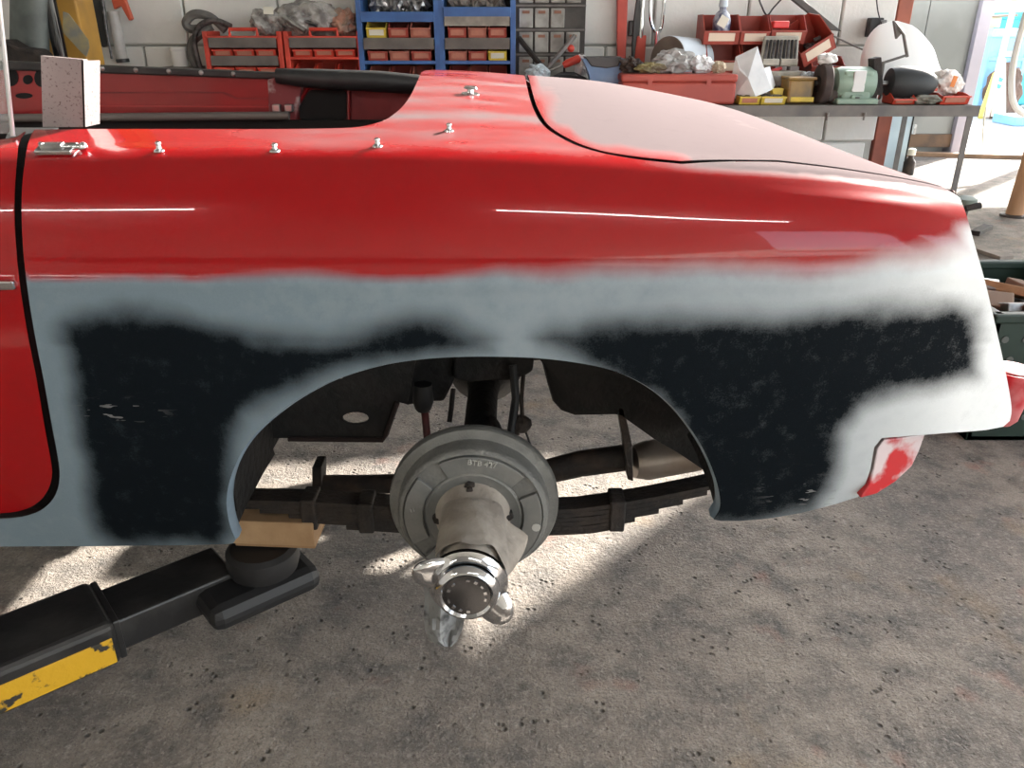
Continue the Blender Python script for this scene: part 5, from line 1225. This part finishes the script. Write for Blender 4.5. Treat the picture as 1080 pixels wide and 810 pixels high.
# slanting black strip, cables, socket
hang('slanted_board', [(826, -8), (838, -8), (888, 33), (876, 32)], 4.08, 0.03, M('dark_grey_board', (0.06, 0.06, 0.058), (0.10, 0.10, 0.095), 8, rough=0.6), 'dark grey slanted strip on the wall above the red bins', 'strip', 0.003)
sk_ = thing('wall_socket', P(922, 38, 4.17), 'black wall socket above the bench grinder', 'socket')
MB().rbox(P(922, 29, 4.17), (0.065, 0.05, 0.085), 0.006).build('box', blackp, sk_)
MB().rbox(P(931, 27, 4.14), (0.025, 0.03, 0.05), 0.005).build('plug', M('grey_plug', (0.2, 0.2, 0.2), rough=0.5), sk_)
def cable(px, Y, r, mat, label):
    return tag(MB().tube([P(u, v, Y) for u, v in smooth_px(px, 5)], r, 6).build('cable', mat, smooth=True), label, 'cable')
cable([(799, -6), (803, 6), (809, 16), (816, 8), (829, -6)], 4.15, 0.004, blackp, 'thin black cable loop on the wall above the red bins')
cable([(875, 36), (900, 48), (922, 58), (929, 64)], 4.02, 0.004, bsteel, 'thin grey cable slanting down to the grinder')
cable([(924, -6), (926, 12), (931, 30), (933, 42)], 4.12, 0.003, blackp, 'thin cable hanging from the wall socket')
gd_ = thing('lamp_arm', P(945, 62, 3.95), 'thin jointed metal lamp arm in front of the white sheet', 'lamp arm')
MB().tube([P(932, 66, 3.80), P(957, 58, 3.80)], 0.006, 6).build('lower_arm', bsteel, gd_)
MB().cyl((X4(932, 66, 3.80), 3.80, BT), P(932, 65, 3.80), 0.008, n=8).build('stem', bsteel, gd_)
MB().tube([P(957, 60, 3.80), P(953, 36, 3.80), P(944, 24, 3.82)], 0.007, 6).build('upper_arm', bsteel, gd_)
MB().prism([P(u, v, 3.81) for u, v in ((943, 22), (952, 34), (946, 41))], (0, 0.02, 0)).build('shade', bsteel, gd_)
# --- right bay and yard -------------------------------------------------------------------
pale_blue = M('pale_blue_enamel', (0.48, 0.60, 0.68), (0.40, 0.52, 0.60), 4, rough=0.5)
pb = thing('pale_blue_cabinet', PZ(948, 182, 0), 'pale blue metal locker standing on the far floor beyond the post', 'locker')
c = PZ(948, 182, 0); kx = c.y/1.03/FPX
MB().rbox(c+Vector((-0.10, 0.15, 0.36)), (34*kx, 0.30, 0.72), 0.015).build('body', pale_blue, pb)
MB().bbox(c+Vector((-0.10+22*kx-0.06, -0.006, 0.10)), c+Vector((-0.10+22*kx-0.05, 0.002, 0.70))).build('door_gap', black_gap, pb)
MB().box(c+Vector((0.06, -0.012, 0.38)), (0.02, 0.02, 0.08)).build('handle', chrome_dull, pb)
jr = thing('oil_can', PZ(957, 184, 0), 'small dirty can with spout on the far floor', 'can'); c = PZ(957, 184, 0)
MB().lathe(c, (0, 0, 1), [(0.05, 0), (0.05, 0.11), (0.02, 0.15), (0.018, 0.17)], 16).build('body', rust_brown, jr, smooth=True)
MB().lathe(c+Vector((0, 0, 0.17)), (0, 0, 1), [(0.035, 0), (0.035, 0.05), (0.015, 0.06)], 14).build('cap', card_pale, jr, smooth=True)
for u, v, lab, sd_ in ((893, 176, 'dark oily scrap on the floor under the bench', 61), (908, 180, 'crumpled pale scrap on the floor under the bench', 62)):
    c = PZ(u, v+14, 0); o = MB().blob(c+Vector((0, 0, 0.08)), (0.40, 0.25, 0.20), sd_, 0.5, 2.2, 3, flat=0.75).build('floor_scrap', rust_dark if sd_ == 61 else white_bag); tag(o, lab, 'scrap')
# wheelie bins and boxes out in the yard
def wheelie(u, vtop, vbot, wpx, Y, mat, lab, lidm):
    p = P(u, vbot, Y); s_ = Y/1.08/FPX; w = wpx*s_; zb = 0.0; zt = P(u, vtop, Y).z; d = w*1.15
    t = thing('wheelie_bin', (p.x, Y, 0), lab, 'wheelie bin', 'wheelie bins in the yard')
    bm = MB(); bm.v = [Vector((p.x+sx*w/2*k, Y+sy*d/2*k, z)) for z, k in ((0.06, 0.82), (zt-0.10, 1.0)) for sx, sy in ((-1, -1), (1, -1), (1, 1), (-1, 1))]
    bm.f = [(0, 3, 2, 1), (4, 5, 6, 7), (0, 1, 5, 4), (1, 2, 6, 5), (2, 3, 7, 6), (3, 0, 4, 7)]
    b = bm.build('tub', mat, t, bevel=0.03)
    for k, z in enumerate((0.34, 0.66)): MB().box((p.x, Y-d/2*(0.87+0.10*k), zb+zt*z), (w*0.86, 0.03, 0.05)).build('rib', mat, t, bevel=0.01)
    MB().box((p.x+w*0.36, Y-d/2*0.95, zt*0.5), (0.05, 0.05, zt*0.75), RX(-0.05)).build('corner_rib', mat, t, bevel=0.01)
    MB().rbox((p.x, Y-0.02, zt-0.06), (w*1.08, d*1.1, 0.12), 0.04).build('lid', lidm, t)
    MB().cyl((p.x-w*0.45, Y+d*0.45, zt-0.04), (p.x+w*0.45, Y+d*0.45, zt-0.04), 0.03, n=10).build('handle', lidm, t)
    for sx in (-1, 1): MB().cyl((p.x+sx*w*0.42, Y+d*0.36, 0.10), (p.x+sx*w*0.50, Y+d*0.36, 0.10), 0.10, n=18).build('wheel', rubber, t, smooth=True)
    MB().box((p.x-w*0.1, Y-d/2-0.005, zt*0.72), (w*0.28, 0.006, 0.07)).build('sticker', card_pale, t)
    return t
sky_blue = M('sky_blue_plastic', (0.20, 0.42, 0.66), (0.25, 0.48, 0.72), 3, rough=0.5); teal = M('teal_plastic', (0.08, 0.42, 0.48), rough=0.45)
wheelie(1036, 30, 118, 46, 13.0, sky_blue, 'sky blue wheelie bin outside the far door', M('light_blue_lid', (0.30, 0.60, 0.72), rough=0.5))
wheelie(1077, 12, 60, 46, 14.2, teal, 'teal wheelie bin behind the blue one, at the right edge', teal)
cbx = thing('cardboard_box', P(1042, 27, 13.0), 'pale cardboard box with dark top edge on the blue bin', 'box'); c = P(1040, 30, 13.0)
MB().rbox(c+Vector((0, 0, 0.08)), (0.27, 0.25, 0.14), 0.01).build('carton', M('buff_card', (0.62, 0.54, 0.38), (0.52, 0.44, 0.30), 4, rough=0.8), cbx)
MB().box(c+Vector((0.08, 0, 0.165)), (0.52, 0.30, 0.025), RY(-0.05)).build('lid_board', M('brown_card', (0.24, 0.17, 0.12), rough=0.8), cbx)
bag('film_heap', 1032, 2, 13.0, 0.75, 0.26, 0.4, M('blue_grey_film', (0.34, 0.44, 0.55), (0.50, 0.52, 0.52), 5, rough=0.5), 'blue-grey plastic film heaped above the blue bin', 'film', 71, amp=0.4)
bag('brown_sack', 1066, 62, 12.35, 0.55, 0.85, 0.3, M('brown_sack_m', (0.14, 0.08, 0.055), (0.09, 0.06, 0.045), 4, rough=0.9), 'dark brown sack beside the blue bin', 'sack', 72, 0.0, amp=0.25)
MBk = MB().bbox((P(1055, 119, 12.2).x-0.3, 11.3, 0.0), (P(1045, 119, 12.2).x+0.9, 11.85, 0.12)).build('blue_pallet', sky_blue, bevel=0.01); tag(MBk, 'low blue pallet in front of the bins', 'pallet')
yb_ = M('pale_yard_wall', (0.62, 0.64, 0.64), (0.50, 0.54, 0.56), 0.8, rough=0.9)
struct(MB().bbox((2.0, 16.0, -0.2), (14, 16.3, 1.9)).build('yard_wall', yb_))
# boards, pole and hose near the door
wt = thing('marked_board', PZ(1052, 119, 0), 'white pointed board with teal marks leaning by the bins', 'board')
pts_ = [P(u, v, 12.0) for u, v in ((1046, 123), (1061, 123), (1061, 62), (1057, 60), (1051, 82))]
MB().prism(pts_, (0, 0.03, 0)).build('board', M('cream_board', (0.72, 0.66, 0.52), rough=0.7), wt)
for u, v in ((1055, 84), (1053, 91)): MB().box(P(u, v, 11.97), (0.07, 0.01, 0.05), RY(0.4)).build('teal_mark', teal, wt)
stick('yellow_pole', (1034, 124), (1050, 78), 11.9, 12.2, 0.04, M('yellow_pole_m', (0.70, 0.60, 0.12), rough=0.5), 'yellow pole leaning by the far door', 'pole')
stick('grey_pole', (1040, 124), (1073, -8), 11.7, 12.2, 0.04, M('brownish_pole', (0.45, 0.36, 0.30), rough=0.6), 'tall slanting pale pole by the far door', 'pole')
hp = [P(u, v, 7.5) for u, v in smooth_px([(1083, 12), (1075, 40), (1069, 66), (1067, 90), (1069, 108), (1076, 118), (1086, 122)], 5)]
tag(MB().tube(hp, 0.028, 8).build('white_hose', M('white_hose_m', (0.75, 0.73, 0.70), rough=0.5), smooth=True), 'white hose hanging in a loop at the right edge', 'hose')
cable([(1040, 112), (1037, 135), (1036, 160)], 8.3, 0.008, M('cream_cord', (0.6, 0.55, 0.42), rough=0.7), 'thin cream cord hanging below the yellow pole')
# dark pedal-like lever just behind the tail
pv = thing('trolley_jack', PZ(1022, 222, 0.3), 'dark trolley jack head with short handle just behind the tail', 'jack')
jp_ = P(1020, 212, 3.15)
MB().rbox((jp_.x, 3.17, 0.10), (0.20, 0.36, 0.12), 0.02).build('chassis', arm_black, pv)
for sx in (-1, 1):
    for dy in (-0.14, 0.14): MB().cyl((jp_.x+sx*0.10, 3.17+dy, 0.06), (jp_.x+sx*0.14, 3.17+dy, 0.06), 0.06, n=18).build('wheel', rubber, pv, smooth=True)
MB().cyl((jp_.x-0.01, 3.17, 0.15), (jp_.x-0.01, 3.15, jp_.z-0.01), 0.022, n=14).build('ram', rust_dark, pv, smooth=True)
MB().lathe((jp_.x-0.005, 3.15, jp_.z-0.03), (0, 0, 1), [(0.03, 0), (0.042, 0.015), (0.042, 0.04), (0.02, 0.05)], 18).build('saddle', M('jack_green', (0.14, 0.18, 0.15), rough=0.5), pv, smooth=True)
MB().tube([P(1018, 220, 3.11), P(1034, 216.5, 3.11)], 0.013, 8).build('lever', rust_dark, pv, smooth=True)
# tan post, debris and green crate at the right edge
tp = thing('tan_post', PZ(1075, 232, 0), 'tan cardboard-coloured post standing on the floor at the right edge', 'post')
b0 = PZ(1069, 228, 0); MB().tube([b0, b0+Vector((0.03, 0, 0.35)), b0+Vector((0.04, 0, 1.0))], [0.055, 0.065, 0.075], 20).build('tube', M('tan_tube', (0.46, 0.25, 0.13), (0.38, 0.21, 0.11), 5, rough=0.7), tp, smooth=True)
MB().lathe(b0, (0, 0, 1), [(0.09, 0), (0.085, 0.012), (0.06, 0.016)], 20).build('foot', rust_brown, tp, smooth=True)
d0, d1 = PZ(1032, 262, 0.012), PZ(1062, 272, 0.012)
tag(MB().box((d0+d1)/2, ((d1-d0).length, 0.09, 0.02), RZ(math.atan2(d1.y-d0.y, d1.x-d0.x))).build('timber_offcut', M('grey_timber', (0.30, 0.25, 0.21), (0.20, 0.17, 0.145), 10, rough=0.8), bevel=0.003), 'flat timber offcut lying on the floor behind the tail', 'timber')
d0, d1 = PZ(1028, 246, 0.015), PZ(1042, 239, 0.015)
tag(MB().box((d0+d1)/2, ((d1-d0).length, 0.06, 0.03), RZ(math.atan2(d1.y-d0.y, d1.x-d0.x))).build('timber_offcut', rust_dark, bevel=0.003), 'short dark offcut lying at the edge of the tail', 'timber')
cr = thing('plastic_crate', PZ(1085, 380, 0), 'dark green perforated plastic crate of scrap at the right edge', 'crate')
cgm = M('dark_green_plastic', (0.008, 0.024, 0.016), (0.012, 0.034, 0.023), 8, rough=0.5)
cx0 = P(1036, 300, 2.7).x; cx1 = cx0+0.56; cy0, cy1, ch = 2.22, 2.98, 0.0
f_l = P(1052, 335, 2.25); crx0 = f_l.x; crz = f_l.z
crx1 = crx0+0.46
zt_ = P(1050, 290, 2.85).z
for nm, a_, b_ in (('back_side', (crx0, 2.83, 0), (crx1, 2.85, crz)), ('right_side', (crx1-0.02, 2.25, 0), (crx1, 2.85, crz)), ('left_side', (crx0, 2.25, 0), (crx0+0.02, 2.85, crz)), ('base', (crx0, 2.25, 0), (crx1, 2.85, 0.02))):
    MB().bbox(a_, b_).build(nm, cgm, cr, bevel=0.004)
fs_ = MB().bbox((crx0, 2.25, 0), (crx1, 2.27, crz)).build('front_side', cgm, cr, bevel=0.004)
for yy in (2.25, 2.84): MB().box(((crx0+crx1)/2, yy, crz), (crx1-crx0+0.03, 0.035, 0.03)).build('rim', cgm, cr, bevel=0.006)
for xx in (crx0, crx1): MB().box((xx, 2.545, crz), (0.035, 0.62, 0.03)).build('rim', cgm, cr, bevel=0.006)
for i in range(7):
    for j in range(5):
        z = crz-0.07-j*0.065
        if z > 0.03: MB().lathe((crx0+0.04+i*0.063+(j % 2)*0.03, 2.249, z), (0, -1, 0), [(0.011, 0), (0.011, 0.0015)], 10).build('perforation', M('perforation_shine', (0.10, 0.11, 0.10), rough=0.6), fs_)
rnd = random.Random(5)
for k in range(9):
    x = rnd.uniform(crx0+0.13, crx1-0.13); y = rnd.uniform(2.42, 2.70); sz = rnd.uniform(0.09, 0.17)
    mt = [wood_raw, M('brown_card', (0.24, 0.17, 0.12)), chrome_dull, M('grey_timber', (0.3, 0.25, 0.21))][k % 4]
    nm = ['pale timber', 'brown card', 'steel', 'grey timber'][k % 4]; pos = ['at the front left', 'at the front', 'at the front right', 'in the middle', 'at the back left', 'at the back', 'at the back right', 'near the left rim', 'near the right rim'][k]
    o = MB().rbox((x, y, crz-0.05+rnd.uniform(-0.02, 0.02)), (sz, sz*0.5, 0.03), 0.004, RZ(rnd.uniform(0, 3)) @ RX(rnd.uniform(-0.5, 0.5))).build('crate_scrap', mt)
    tag(o, f'{nm} offcut in the green crate, {pos}', 'offcut', 'scrap in the green crate')
o = MB().bbox((crx0+0.03, 2.29, 0.021), (crx1-0.03, 2.82, crz-0.08)).build('scrap_fill', rust_dark, cr); o['kind'] = 'stuff'
